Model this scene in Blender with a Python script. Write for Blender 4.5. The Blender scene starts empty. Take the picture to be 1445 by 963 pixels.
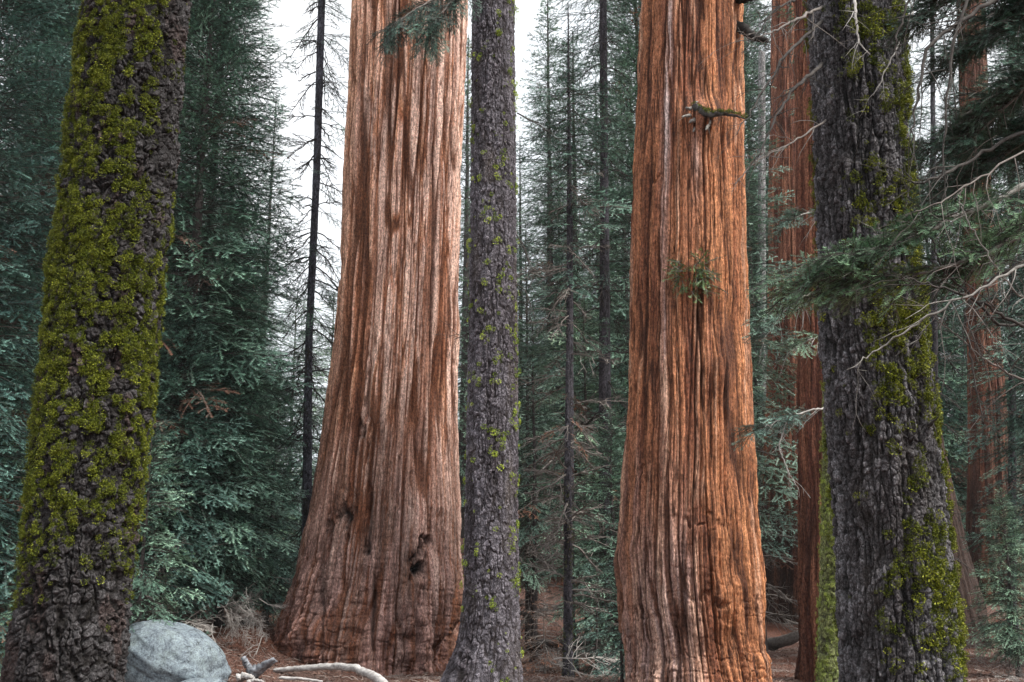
import bpy, math, random
import numpy as np
from mathutils import Matrix, Vector
PI = math.pi
# ------------------------------------------------------------------ camera, world, sun, exposure
scene = bpy.context.scene
COL = scene.collection
PITCH = math.radians(13.38); FPX = 1549.0; EYE = 1.6
cam_d = bpy.data.cameras.new('camera'); cam = bpy.data.objects.new('camera', cam_d); COL.objects.link(cam)
cam_d.sensor_width = 36.0; cam_d.lens = 36.0 * FPX / 1445.0
cam_d.clip_start = 0.05; cam_d.clip_end = 3000
cam.location = (0, 0, EYE); cam.rotation_euler = (math.radians(90) + PITCH, 0, 0)
scene.camera = cam

SUN_EL = math.radians(52); SUN_AZ = math.radians(122)      # compass-like: 0 = +Y (ahead), 90 = right, 180 = behind the camera
world = bpy.data.worlds.new('World'); scene.world = world; world.use_nodes = True
wn = world.node_tree.nodes; wl = world.node_tree.links; wn.clear()
w_out = wn.new('ShaderNodeOutputWorld'); w_bg = wn.new('ShaderNodeBackground')
w_sky = wn.new('ShaderNodeTexSky'); w_sky.sky_type = 'NISHITA'; w_sky.sun_disc = False
w_sky.sun_elevation = SUN_EL; w_sky.sun_rotation = SUN_AZ; w_sky.air_density = 1.0; w_sky.dust_density = 4.0
w_cl = wn.new('ShaderNodeTexNoise'); w_cl.inputs['Scale'].default_value = 2.2; w_cl.inputs['Detail'].default_value = 5
w_tc = wn.new('ShaderNodeTexCoord'); wl.new(w_tc.outputs['Generated'], w_cl.inputs['Vector'])
w_rp = wn.new('ShaderNodeValToRGB')                           # the overcast layer: near white with faint grey billows
w_rp.color_ramp.elements[0].position = .3; w_rp.color_ramp.elements[0].color = (.80, .86, .92, 1)
w_rp.color_ramp.elements[1].position = .7; w_rp.color_ramp.elements[1].color = (1, 1, 1, 1)
wl.new(w_cl.outputs['Fac'], w_rp.inputs['Fac'])
w_sc = wn.new('ShaderNodeVectorMath'); w_sc.operation = 'SCALE'; w_sc.inputs['Scale'].default_value = 9.0
wl.new(w_rp.outputs['Color'], w_sc.inputs[0])
w_mx = wn.new('ShaderNodeMix'); w_mx.data_type = 'RGBA'; w_mx.inputs['Factor'].default_value = .86
wl.new(w_sky.outputs['Color'], w_mx.inputs['A']); wl.new(w_sc.outputs[0], w_mx.inputs['B'])
wl.new(w_mx.outputs['Result'], w_bg.inputs['Color']); w_bg.inputs['Strength'].default_value = 0.052
wl.new(w_bg.outputs[0], w_out.inputs['Surface'])

sun_d = bpy.data.lights.new('sun', 'SUN'); sun = bpy.data.objects.new('sun', sun_d); COL.objects.link(sun)
sun_d.energy = 1.5; sun_d.angle = math.radians(12); sun_d.color = (1.0, .96, .90)
sd = Vector((math.sin(SUN_AZ) * math.cos(SUN_EL), math.cos(SUN_AZ) * math.cos(SUN_EL), math.sin(SUN_EL)))
sun.rotation_euler = (-sd).to_track_quat('-Z', 'Y').to_euler(); sun.location = (20, -20, 40)
vs = scene.view_settings
vs.view_transform = 'Standard'; vs.look = 'None'; vs.gamma = 1; vs.use_curve_mapping = False
vs.exposure = 1.75
cy = scene.cycles
cy.max_bounces = 5; cy.diffuse_bounces = 2; cy.glossy_bounces = 1; cy.transmission_bounces = 2; cy.transparent_max_bounces = 4; cy.volume_bounces = 0
cy.use_denoising = True
HAZE = 0.0002

# ------------------------------------------------------------------ numeric helpers
def P(px, py, Y):
    """the world point seen at photograph pixel (px, py) at distance Y ahead"""
    u = (px - 722.5) / FPX; v = (481.5 - py) / FPX
    dy = math.cos(PITCH) - v * math.sin(PITCH); dz = math.sin(PITCH) + v * math.cos(PITCH)
    t = Y / dy
    return np.array([u * t, Y, EYE + dz * t])
def sstep(a, b, x):
    t = np.clip((x - a) / (b - a), 0, 1); return t * t * (3 - 2 * t)
_tabs = {}
def _tab(seed):
    if seed not in _tabs: _tabs[seed] = np.random.RandomState(seed).rand(256, 256, 3)
    return _tabs[seed]
def vnoise(u, v, nu, seed):
    """value noise, u periodic over nu cells"""
    T = _tab(seed)[:, :, 0]; nu = max(2, int(nu))
    iu = np.floor(u).astype(int); iv = np.floor(v).astype(int)
    fu = u - iu; fv = v - iv; fu = fu * fu * (3 - 2 * fu); fv = fv * fv * (3 - 2 * fv)
    a = (iu % nu) % 256; b = ((iu + 1) % nu) % 256; c = iv % 256; d = (iv + 1) % 256
    return (T[a, c] * (1 - fu) + T[b, c] * fu) * (1 - fv) + (T[a, d] * (1 - fu) + T[b, d] * fu) * fv
def fbm(u, v, nu, seed, octs=4, gain=.5):
    s = 0; a = 1; t = 0
    for k in range(octs):
        s = s + a * vnoise(u * 2 ** k, v * 2 ** k, nu * 2 ** k, seed + k); t += a; a *= gain
    return s / t
def worley(u, v, nu, seed):
    T = _tab(seed); nu = max(2, int(nu))
    iu = np.floor(u).astype(int); iv = np.floor(v).astype(int)
    f1 = np.full(u.shape, 9.); f2 = np.full(u.shape, 9.); cid = np.zeros(u.shape)
    for di in (-1, 0, 1):
        for dj in (-1, 0, 1):
            a = ((iu + di) % nu) % 256; b = (iv + dj) % 256
            t = T[a, b]
            d = np.hypot(iu + di + t[..., 0] - u, iv + dj + t[..., 1] - v)
            m = d < f1
            f2 = np.where(m, f1, np.minimum(f2, d)); cid = np.where(m, t[..., 2], cid); f1 = np.where(m, d, f1)
    return f1, f2, cid
def noise2(x, y, seed, octs=4):
    return fbm(np.asarray(x, float) + 100, np.asarray(y, float) + 100, 100000, seed, octs)

def ground_z(x, y):
    x = np.asarray(x, float); y = np.asarray(y, float)
    yy = np.maximum(y, 1)
    s = x / yy
    hill = sstep(34, 105, y) * 17 * (1 - .62 * np.exp(-((s + .18) / .07) ** 2)) + np.maximum(y - 105, 0) * .05
    left = sstep(-2.5, -7, x) * sstep(17, 30, y) * .55
    mound = .55 * np.exp(-((x + 6.2) ** 2 / 6 + (y - 27.5) ** 2 / 6))
    z = hill + left + mound + (noise2(x * .12, y * .12, 5) - .5) * .5 * sstep(8, 30, y) + (noise2(x * .8, y * .8, 9) - .5) * .14
    return z

# ------------------------------------------------------------------ mesh helpers
def mesh_np(name, V, F, mats, matidx=None, col=None, smooth=True):
    """V (n,3); F (m,3) or (m,4) or list of both; one mesh datablock"""
    Fs = F if isinstance(F, (list, tuple)) else [F]
    me = bpy.data.meshes.new(name)
    V = np.ascontiguousarray(V, dtype=np.float32)
    me.vertices.add(len(V)); me.vertices.foreach_set('co', V.ravel())
    loops = np.concatenate([f.ravel() for f in Fs]).astype(np.int32)
    tot = np.concatenate([np.full(len(f), f.shape[1]) for f in Fs]).astype(np.int32)
    st = np.concatenate([[0], np.cumsum(tot)[:-1]]).astype(np.int32)
    me.loops.add(len(loops)); me.loops.foreach_set('vertex_index', loops)
    me.polygons.add(len(tot)); me.polygons.foreach_set('loop_start', st)
    if matidx is not None: me.polygons.foreach_set('material_index', np.ascontiguousarray(matidx, dtype=np.int32))
    me.polygons.foreach_set('use_smooth', np.full(len(tot), bool(smooth)))
    for m in (mats if isinstance(mats, (list, tuple)) else [mats]): me.materials.append(m)
    if col is not None:
        a = me.color_attributes.new('col', 'FLOAT_COLOR', 'POINT')
        c = np.ones((len(V), 4), np.float32); c[:, :col.shape[1]] = col
        a.data.foreach_set('color', c.ravel())
    me.update(calc_edges=True)
    return me
def link(name, me, parent=None, loc=None):
    o = bpy.data.objects.new(name, me); COL.objects.link(o)
    if parent is not None: o.parent = parent
    if loc is not None: o.location = loc
    return o
def thing(name, label, cat, loc=(0, 0, 0), group=None):
    o = bpy.data.objects.new(name, None); COL.objects.link(o); o.location = loc
    o['label'] = label; o['category'] = cat
    if group: o['group'] = group
    return o
def tag(o, label=None, cat=None, group=None, kind=None):
    if label: o['label'] = label
    if cat: o['category'] = cat
    if group: o['group'] = group
    if kind: o['kind'] = kind
    return o

class Soup:
    """collects triangles with a material index and a colour per vertex"""
    def __init__(s): s.V = []; s.F = []; s.M = []; s.C = []; s.n = 0
    def add(s, V, F, m=0, c=None):
        V = np.asarray(V, float); F = np.asarray(F, int)
        s.V.append(V); s.F.append(F + s.n); s.M.append(np.full(len(F), m) if np.isscalar(m) else m)
        s.C.append(np.tile(np.asarray(c if c is not None else (0, 0, 0), float), (len(V), 1)) if c is None or np.ndim(c) == 1 else c)
        s.n += len(V)
    def arrays(s): return np.concatenate(s.V), np.concatenate(s.F), np.concatenate(s.M), np.concatenate(s.C)
    def tube(s, pts, rads, sides=4, m=1, c=(0, 0, 0), wob=0., rs=None):
        pts = np.asarray(pts, float); n = len(pts)
        rads = np.broadcast_to(np.asarray(rads, float), (n,))
        d = np.gradient(pts, axis=0); d /= np.linalg.norm(d, axis=1)[:, None] + 1e-9
        ref = np.array([0, 0, 1.]) if abs(d[:, 2]).mean() < .8 else np.array([1., 0, 0])
        a = np.cross(d, ref); a /= np.linalg.norm(a, axis=1)[:, None] + 1e-9; b = np.cross(d, a)
        th = np.arange(sides) / sides * 2 * PI
        R = rads[:, None] * (1 + (wob * (rs.rand(n, sides) - .5) * 2 if wob else 0))
        V = pts[:, None, :] + R[..., None] * (a[:, None, :] * np.cos(th)[None, :, None] + b[:, None, :] * np.sin(th)[None, :, None])
        i = np.arange(n - 1)[:, None] * sides; j = np.arange(sides)[None, :]; k = (j + 1) % sides
        q = np.stack([i + j, i + k, i + sides + k, i + sides + j], -1).reshape(-1, 4)
        V = V.reshape(-1, 3)
        F = np.concatenate([q[:, [0, 1, 2]], q[:, [0, 2, 3]]])
        e0 = np.stack([np.zeros(sides - 2), np.arange(2, sides), np.arange(1, sides - 1)], -1).astype(int)
        F = np.concatenate([F, e0, (e0[:, [0, 2, 1]]) + (n - 1) * sides])
        s.add(V, F, m, c)

def scatter(temps, which, mats3, trans, rnd):
    """copies of template triangle soups -> merged arrays; colour = (tip, rnd, extra)"""
    VV = []; FF = []; MM = []; CC = []; n = 0
    for k, (V, F, M, C) in enumerate(temps):
        idx = np.where(which == k)[0]
        if not len(idx): continue
        W = np.einsum('nij,vj->nvi', mats3[idx], V) + trans[idx][:, None, :]
        nv = len(V)
        FF.append((F[None] + (np.arange(len(idx)) * nv)[:, None, None] + n).reshape(-1, 3))
        MM.append(np.tile(M, len(idx)))
        c = np.empty((len(idx), nv, 3)); c[:, :, 0] = C[None, :, 0]; c[:, :, 1] = rnd[idx][:, None]; c[:, :, 2] = C[None, :, 2]
        CC.append(c.reshape(-1, 3)); VV.append(W.reshape(-1, 3)); n += nv * len(idx)
    return np.concatenate(VV), np.concatenate(FF), np.concatenate(MM), np.concatenate(CC)
def frames(az, el, roll, sc):
    """x axis points out along azimuth az, raised by el, rolled about itself"""
    ca, sa, ce, se = np.cos(az), np.sin(az), np.cos(el), np.sin(el)
    X = np.stack([ca * ce, sa * ce, se], -1); Y0 = np.stack([-sa, ca, 0 * ca], -1); Z0 = np.cross(X, Y0)
    cr, sr = np.cos(roll)[:, None], np.sin(roll)[:, None]
    Yv = Y0 * cr + Z0 * sr; Zv = Z0 * cr - Y0 * sr
    return np.stack([X, Yv, Zv], -1) * np.asarray(sc)[:, None, None]

# ------------------------------------------------------------------ materials
def mat(name):
    m = bpy.data.materials.new(name); m.use_nodes = True
    nt = m.node_tree; b = nt.nodes['Principled BSDF']
    return m, nt, b
def nd(nt, t, **kw):
    n = nt.nodes.new(t)
    for k, v in kw.items():
        if k in n.inputs: n.inputs[k].default_value = v
        else: setattr(n, k, v)
    return n
def mix(nt, a, b, f, mode='MIX'):
    n = nt.nodes.new('ShaderNodeMix'); n.data_type = 'RGBA'; n.blend_type = mode
    for key, v in (('A', a), ('B', b), ('Factor', f)):
        if hasattr(v, 'links') or isinstance(v, bpy.types.NodeSocket): nt.links.new(v, n.inputs[key])
        else: n.inputs[key].default_value = v if key == 'Factor' else (*v, 1) if len(v) == 3 else v
    return n.outputs['Result']
def ramp(nt, src, stops):
    r = nt.nodes.new('ShaderNodeValToRGB'); e = r.color_ramp.elements
    while len(e) < len(stops): e.new(.5)
    for k, (p, c) in enumerate(stops): e[k].position = p; e[k].color = (*c, 1)
    nt.links.new(src, r.inputs['Fac']); return r.outputs['Color']
def coords(nt, scale):
    tc = nt.nodes.new('ShaderNodeTexCoord'); mp = nt.nodes.new('ShaderNodeMapping'); mp.inputs['Scale'].default_value = scale
    nt.links.new(tc.outputs['Object'], mp.inputs['Vector']); return mp.outputs['Vector']
def bark_mat(name, grain, amt, bump, rough=.85, bscale=1.0):
    """colour comes from the bark map built with the trunk; fine fibres and flecks from noise"""
    m, nt, b = mat(name)
    at = nd(nt, 'ShaderNodeVertexColor'); at.layer_name = 'col'
    v = coords(nt, grain)
    n1 = nd(nt, 'ShaderNodeTexNoise', Scale=1.0, Detail=6.0, Roughness=.65); nt.links.new(v, n1.inputs['Vector'])
    g = ramp(nt, n1.outputs['Fac'], [(.3, (1 - amt,) * 3), (.5, (1, 1, 1)), (.7, (1 + amt * 1.3,) * 3)])
    c = mix(nt, at.outputs['Color'], g, 1.0, 'MULTIPLY')
    nt.links.new(c, b.inputs['Base Color']); b.inputs['Roughness'].default_value = rough
    b.inputs['Specular IOR Level'].default_value = .3
    bp = nd(nt, 'ShaderNodeBump', Strength=bump, Distance=.02 * bscale); nt.links.new(n1.outputs['Fac'], bp.inputs['Height'])
    nt.links.new(bp.outputs['Normal'], b.inputs['Normal'])
    return m
M_SEQ = bark_mat('sequoia_bark', (42, 42, 6), .55, 1.0, bscale=1.6)
def add_flecks(m, scale, lo, hi, gain):
    nt = m.node_tree; b = nt.nodes['Principled BSDF']; src = b.inputs['Base Color'].links[0].from_socket
    n = nd(nt, 'ShaderNodeTexNoise', Scale=1.0, Detail=4.0, Roughness=.8); nt.links.new(coords(nt, scale), n.inputs['Vector'])
    n2 = nd(nt, 'ShaderNodeTexNoise', Scale=1.0, Detail=3.0); nt.links.new(coords(nt, (4, 4, .45)), n2.inputs['Vector'])
    a = mix(nt, src, ramp(nt, n.outputs['Fac'], [(lo, (.45, .42, .40)), (.5, (1, 1, 1)), (hi, (gain, gain, gain))]), 1.0, 'MULTIPLY')
    a = mix(nt, a, ramp(nt, n2.outputs['Fac'], [(.35, (.62, .58, .58)), (.6, (1.18, 1.18, 1.18))]), 1.0, 'MULTIPLY')
    nt.links.new(a, b.inputs['Base Color'])
add_flecks(M_SEQ, (26, 26, 16), .36, .62, 1.6)
M_FIR = bark_mat('fir_bark', (60, 60, 30), .6, 1.0, bscale=1.3)
add_flecks(M_FIR, (75, 75, 48), .38, .60, 1.9)
M_SLIM = bark_mat('slim_bark', (30, 30, 14), .4, .7)

def foliage_mat(name, dark, mid, light, spec=.35):
    m, nt, b = mat(name)
    at = nd(nt, 'ShaderNodeVertexColor'); at.layer_name = 'col'
    sp = nt.nodes.new('ShaderNodeSeparateColor'); nt.links.new(at.outputs['Color'], sp.inputs[0])
    info = nt.nodes.new('ShaderNodeObjectInfo')
    pw = nd(nt, 'ShaderNodeMath', operation='POWER'); nt.links.new(sp.outputs[0], pw.inputs[0]); pw.inputs[1].default_value = 1.7
    a = mix(nt, mid, light, pw.outputs[0])                 # pale new growth at the twig ends, with tip highlights painted in
    d = ramp(nt, sp.outputs[1], [(0, (.38, .44, .46)), (.45, (.85, .88, .88)), (1, (1.7, 1.6, 1.55))])
    c = mix(nt, a, d, 1.0, 'MULTIPLY')
    o = ramp(nt, info.outputs['Random'], [(0, (.85, .9, 1.0)), (1, (1.12, 1.08, .95))])
    c = mix(nt, c, o, 1.0, 'MULTIPLY')
    nt.links.new(c, b.inputs['Base Color']); b.inputs['Roughness'].default_value = .42
    b.inputs['Specular IOR Level'].default_value = spec
    return m
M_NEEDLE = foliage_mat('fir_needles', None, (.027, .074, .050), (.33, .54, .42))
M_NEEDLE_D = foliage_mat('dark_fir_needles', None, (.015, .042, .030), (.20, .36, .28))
M_NEEDLE_HAZED = foliage_mat('hazed_fir_needles', None, (.065, .140, .090), (.37, .54, .42))  # lightened: distant haze and gap light are put into the needle colour
M_CEDAR = foliage_mat('flat_spray_needles', None, (.055, .13, .072), (.22, .38, .23))
M_SEQLEAF = foliage_mat('sequoia_sprig', None, (.050, .12, .035), (.17, .30, .085))
M_CEDARD = foliage_mat('dark_spray_needles', None, (.020, .052, .038), (.09, .19, .14))
M_DEAD = foliage_mat('dead_needles', None, (.13, .060, .040), (.27, .135, .09), .15)
M_MOSS = foliage_mat('wolf_moss', None, (.055, .070, .010), (.33, .375, .046), .1)
M_LICH = foliage_mat('pale_lichen', None, (.22, .29, .07), (.42, .50, .16), .1)
def plain(name, c1, c2, scale, rough=.8, bump=.4, stretch=(1, 1, 1)):
    m, nt, b = mat(name)
    v = coords(nt, tuple(scale * s for s in stretch))
    n1 = nd(nt, 'ShaderNodeTexNoise', Scale=1.0, Detail=7.0, Roughness=.65); nt.links.new(v, n1.inputs['Vector'])
    nt.links.new(ramp(nt, n1.outputs['Fac'], [(.32, c1), (.68, c2)]), b.inputs['Base Color'])
    b.inputs['Roughness'].default_value = rough; b.inputs['Specular IOR Level'].default_value = .25
    bp = nd(nt, 'ShaderNodeBump', Strength=bump, Distance=.02); nt.links.new(n1.outputs['Fac'], bp.inputs['Height'])
    nt.links.new(bp.outputs['Normal'], b.inputs['Normal'])
    return m
M_TWIG = plain('grey_twig', (.10, .085, .075), (.26, .23, .21), 14)
M_TWIG_D = plain('dark_twig', (.028, .024, .022), (.085, .075, .068), 14)
M_TWIG_PS = plain('pale_lichened_twig', (.12, .11, .10), (.36, .34, .31), 22)
M_TWIG_P = plain('pale_dead_twig', (.22, .20, .185), (.50, .47, .44), 10)
M_DRIFT = plain('weathered_log', (.26, .24, .23), (.66, .64, .62), 5, stretch=(1, 5, 5))
M_STICK = plain('litter_sticks', (.14, .10, .08), (.48, .40, .36), .9)
M_FLAKE = plain('litter_flakes', (.07, .030, .020), (.30, .19, .15), 1.7)

# ------------------------------------------------------------------ ground
def ground():
    xs = np.concatenate([np.linspace(-400, -30, 30)[:-1], np.linspace(-30, -10, 60)[:-1], np.linspace(-10, 10, 260)[:-1], np.linspace(10, 30, 60)[:-1], np.linspace(30, 400, 30)])
    ys = np.concatenate([np.linspace(-60, 6, 16)[:-1], np.linspace(6, 12, 40)[:-1], np.linspace(12, 34, 300)[:-1], np.linspace(34, 120, 120)[:-1], np.linspace(120, 900, 40)])
    X, Y = np.meshgrid(xs, ys); Z = ground_z(X, Y)
    near = ((Y > 6) & (Y < 36) & (abs(X) < 12)).astype(float)
    Z = Z + near * (noise2(X * 5, Y * 5, 31, 3) - .5) * .05
    V = np.stack([X, Y, Z], -1).reshape(-1, 3); nx = len(xs); ny = len(ys)
    i = np.arange(ny - 1)[:, None] * nx + np.arange(nx - 1)[None]
    F = np.stack([i, i + 1, i + nx + 1, i + nx], -1).reshape(-1, 4)
    m, nt, b = mat('needle_litter')
    v1 = coords(nt, (1, 1, 1))
    n1 = nd(nt, 'ShaderNodeTexNoise', Scale=.35, Detail=5.0, Roughness=.6); nt.links.new(v1, n1.inputs['Vector'])
    n2 = nd(nt, 'ShaderNodeTexNoise', Scale=26.0, Detail=8.0, Roughness=.75); nt.links.new(v1, n2.inputs['Vector'])
    n3 = nd(nt, 'ShaderNodeTexVoronoi', Scale=34.0); nt.links.new(v1, n3.inputs['Vector'])
    a = ramp(nt, n1.outputs['Fac'], [(.35, (.095, .042, .028)), (.55, (.115, .068, .055)), (.72, (.085, .060, .052))])
    g = ramp(nt, n2.outputs['Fac'], [(.38, (.22, .2, .2)), (.5, (1, 1, 1)), (.62, (2.6, 2.5, 2.5))])
    c = mix(nt, a, g, 1.0, 'MULTIPLY')
    nt.links.new(c, b.inputs['Base Color']); b.inputs['Roughness'].default_value = .95; b.inputs['Specular IOR Level'].default_value = .1
    bp = nd(nt, 'ShaderNodeBump', Strength=.9, Distance=.04); nt.links.new(n2.outputs['Fac'], bp.inputs['Height'])
    bp2 = nd(nt, 'ShaderNodeBump', Strength=.5, Distance=.02); nt.links.new(n3.outputs['Distance'], bp2.inputs['Height']); nt.links.new(bp.outputs['Normal'], bp2.inputs['Normal'])
    nt.links.new(bp2.outputs['Normal'], b.inputs['Normal'])
    tag(link('ground', mesh_np('ground', V, F, m)), kind='structure')
ground()

# ------------------------------------------------------------------ trunks
class Trunk:
    """a trunk traced as (py, left px, right px) rows at distance D, carried down to the soil and up past the frame"""
    def __init__(s, rows, D, up=8.0, flare=.0, flare_h=.6, base_dz=0.):
        rows = sorted(rows, key=lambda r: -r[0]); z = []; xc = []; r = []
        for py, xl, xr in rows:
            a = P(xl, py, D); b = P(xr, py, D)
            z.append(a[2]); xc.append((a[0] + b[0]) / 2); r.append((b[0] - a[0]) / 2)
        z = np.array(z); xc = np.array(xc); r = np.array(r); s.D = D
        sl = (xc[-1] - xc[-2]) / (z[-1] - z[-2]); rs_ = (r[-1] - r[-2]) / (z[-1] - z[-2])
        s.zt = z[-1] + up
        gz = float(ground_z(xc[0], D)) - .25 + base_dz
        s.gz = gz
        if gz < z[0] - .02:
            s0 = (xc[0] - xc[1]) / (z[0] - z[1]); dz = gz - z[0]
            z = np.insert(z, 0, gz); xc = np.insert(xc, 0, xc[0] + s0 * dz * .6); r = np.insert(r, 0, r[0] + min(abs(dz) * .08, .25) + flare)
        z = np.append(z, s.zt); xc = np.append(xc, xc[-1] + sl * up); r = np.append(r, max(r[-1] + min(rs_, -.004) * up, r[-1] * .45))
        s.z = z; s.xc = xc; s.r = r; s.z0 = z[0]
        s.ztop = P(0, -25, D)[2]
    def at(s, z): return np.interp(z, s.z, s.xc), np.interp(z, s.z, s.r)
    def grid(s, nt, nz, front=.78):
        zv = np.concatenate([np.linspace(s.z0, min(s.ztop, s.zt), nz), np.linspace(min(s.ztop, s.zt), s.zt, 26)[1:]])
        # smooth the traced profile
        zz = np.linspace(s.z0, s.zt, 240); k = np.hanning(13); k /= k.sum()
        f = lambda a: np.convolve(np.pad(np.interp(zz, s.z, a), 6, 'reflect', reflect_type='odd'), k, 'valid')
        xc = np.interp(zv, zz, f(s.xc)); r = np.interp(zv, zz, f(s.r))
        nf = int(nt * front); nb = nt - nf
        ang = math.radians(106)
        th = np.concatenate([np.linspace(-ang, ang, nf, endpoint=False), np.linspace(ang, 2 * PI - ang, nb, endpoint=False)])
        # th = 0 faces the camera (-Y); positive to the right
        s.TH, s.ZZ = np.meshgrid(th, zv); s.RR = np.repeat(r[:, None], nt, 1); s.XC = np.repeat(xc[:, None], nt, 1)
        s.nt = nt; s.nz = len(zv); s.rmean = float(np.median(r)); s.U = s.TH / (2 * PI)
        s.H = s.ZZ - (s.gz + .25)
        return s
    def verts(s, d):
        s.dsp = d; R = s.RR + d
        s.V = np.stack([s.XC + R * np.sin(s.TH), s.D - R * np.cos(s.TH), s.ZZ], -1)
        return s.V
    def mesh(s, name, col, m, org):
        i = np.arange(s.nz - 1)[:, None] * s.nt; j = np.arange(s.nt)[None]; k = (j + 1) % s.nt
        F = np.stack([i + j, i + k, i + s.nt + k, i + s.nt + j], -1).reshape(-1, 4)
        top = np.arange(s.nt)[None] + (s.nz - 1) * s.nt
        V = s.V.reshape(-1, 3) - np.asarray(org)
        V = np.concatenate([V, V[-s.nt:].mean(0)[None]]); c = np.concatenate([col.reshape(-1, 3), col.reshape(-1, 3)[-1:]])
        t = np.arange(s.nt); ft = np.stack([t + (s.nz - 1) * s.nt, (t + 1) % s.nt + (s.nz - 1) * s.nt, np.full(s.nt, len(V) - 1)], -1)
        return mesh_np(name, V, [F, ft], m, col=c)
    def base(s): return np.array([float(np.interp(s.gz + .25, s.z, s.xc)), s.D, s.gz + .25])
    def pick(s, w, n, rs):
        """random surface points, w = weight per grid vertex"""
        area = np.gradient(s.TH, axis=1) % (2 * PI) * s.RR * np.gradient(s.ZZ, axis=0)
        p = (w * np.abs(area)).ravel(); p /= p.sum()
        idx = rs.choice(len(p), n, p=p)
        return s.V.reshape(-1, 3)[idx], s.TH.ravel()[idx], idx
    def px(s):
        """photograph pixel of every grid vertex (used to read traced marks back on to the bark)"""
        X, Y, Z = s.V[..., 0], s.V[..., 1], s.V[..., 2] - EYE
        cz = Y * math.cos(PITCH) + Z * math.sin(PITCH); cyy = -Y * math.sin(PITCH) + Z * math.cos(PITCH)
        return 722.5 + FPX * X / cz, 481.5 - FPX * cyy / cz
lerp = lambda a, b, t: a + (b - a) * t
def C3(*c): return np.array(c)[None, None, :]

def seq_bark(T, seed, cell=.34, deep=.085, lump=1.0, wav=.6):
    circ = 2 * PI * T.rmean
    n1 = round(circ / cell); n2 = round(circ / (cell * .42)); n3 = round(circ / .045)
    wv = (fbm(T.U * 7, T.ZZ / 3.4, 7, seed, 3) - .5) * wav * .10 + (fbm(T.U * n2, T.ZZ / 1.1, n2, seed + 8, 3) - .5) * .005
    u = T.U + wv * (1.6 / circ * 3)
    f1, f2, c1 = worley(u * n1, T.ZZ / 8. + 3 * vnoise(T.U * n1, T.ZZ * 0, n1, seed + 3), n1, seed + 11)
    g1, g2, c2 = worley(u * n2, T.ZZ / 3.4 + 5, n2, seed + 12)
    ra = np.abs(fbm(u * n1, T.ZZ / 9.0, n1, seed + 31, 2) - .5) * 2; rb = np.abs(fbm(u * n2, T.ZZ / 4.5, n2, seed + 33, 2) - .5) * 2
    k1 = sstep(0, .16, ra) * (.5 + .5 * sstep(0, .2, f2 - f1)); k2 = sstep(0, .2, rb) * (.45 + .55 * sstep(0, .25, g2 - g1))
    n4 = round(circ / .075); rc = np.abs(fbm(u * n4, T.ZZ / 2.2, n4, seed + 35, 3) - .5) * 2; k4 = sstep(0, .22, rc)
    fib = fbm(u * n3, T.ZZ / .9, n3, seed + 15, 4, .65)
    lo = np.exp(-np.maximum(T.H, 0) / 1.5)
    n5 = round(circ / .5); h1, h2, c3 = worley(T.U * n5 + wv * 14, T.ZZ / .7 + fbm(T.U * 30, T.ZZ * 2.5, 30, seed + 4, 3) * 1.6, n5, seed + 17)
    k3 = sstep(0, .2, h2 - h1) * sstep(0, .16, np.abs(fbm(T.U * n5 * 1.3, T.ZZ / .28, round(n5 * 1.3), seed + 41, 3) - .5) * 2)
    l1 = fbm(T.U * round(circ / .8), T.ZZ / 1.0, round(circ / .8), seed + 19, 3) - .5
    d = deep * (k1 - .75) * (.55 + .6 * c1) + deep * .42 * (k2 - .7) * (.6 + .7 * c2) +  .026 * (k4 - .7) + .034 * (fib - .5) + lo * lump * (.50 * l1 + .05 * (k3 - .8))
    d += lo * lump * (.11 * (fbm(T.U * 34, T.ZZ / .12, 34, seed + 51, 4) - .5) - .16 * sstep(.22, 0, np.abs(fbm(T.U * 13 + wv * 10, T.ZZ / 3.0, 13, seed + 53, 2) - .5) * 2))
    d += (vnoise(u * n2 * .5, T.ZZ / .22, round(n2 * .5), seed + 22) - .5) * .018
    return d, dict(k1=k1, k2=k2, k3=k3, k4=k4, c1=c1, c2=c2, fib=fib, lo=lo, u=u)
def blob(px, py, cx, cy_, rx, ry): return np.exp(-(((px - cx) / rx) ** 2 + ((py - cy_) / ry) ** 2))

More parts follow.
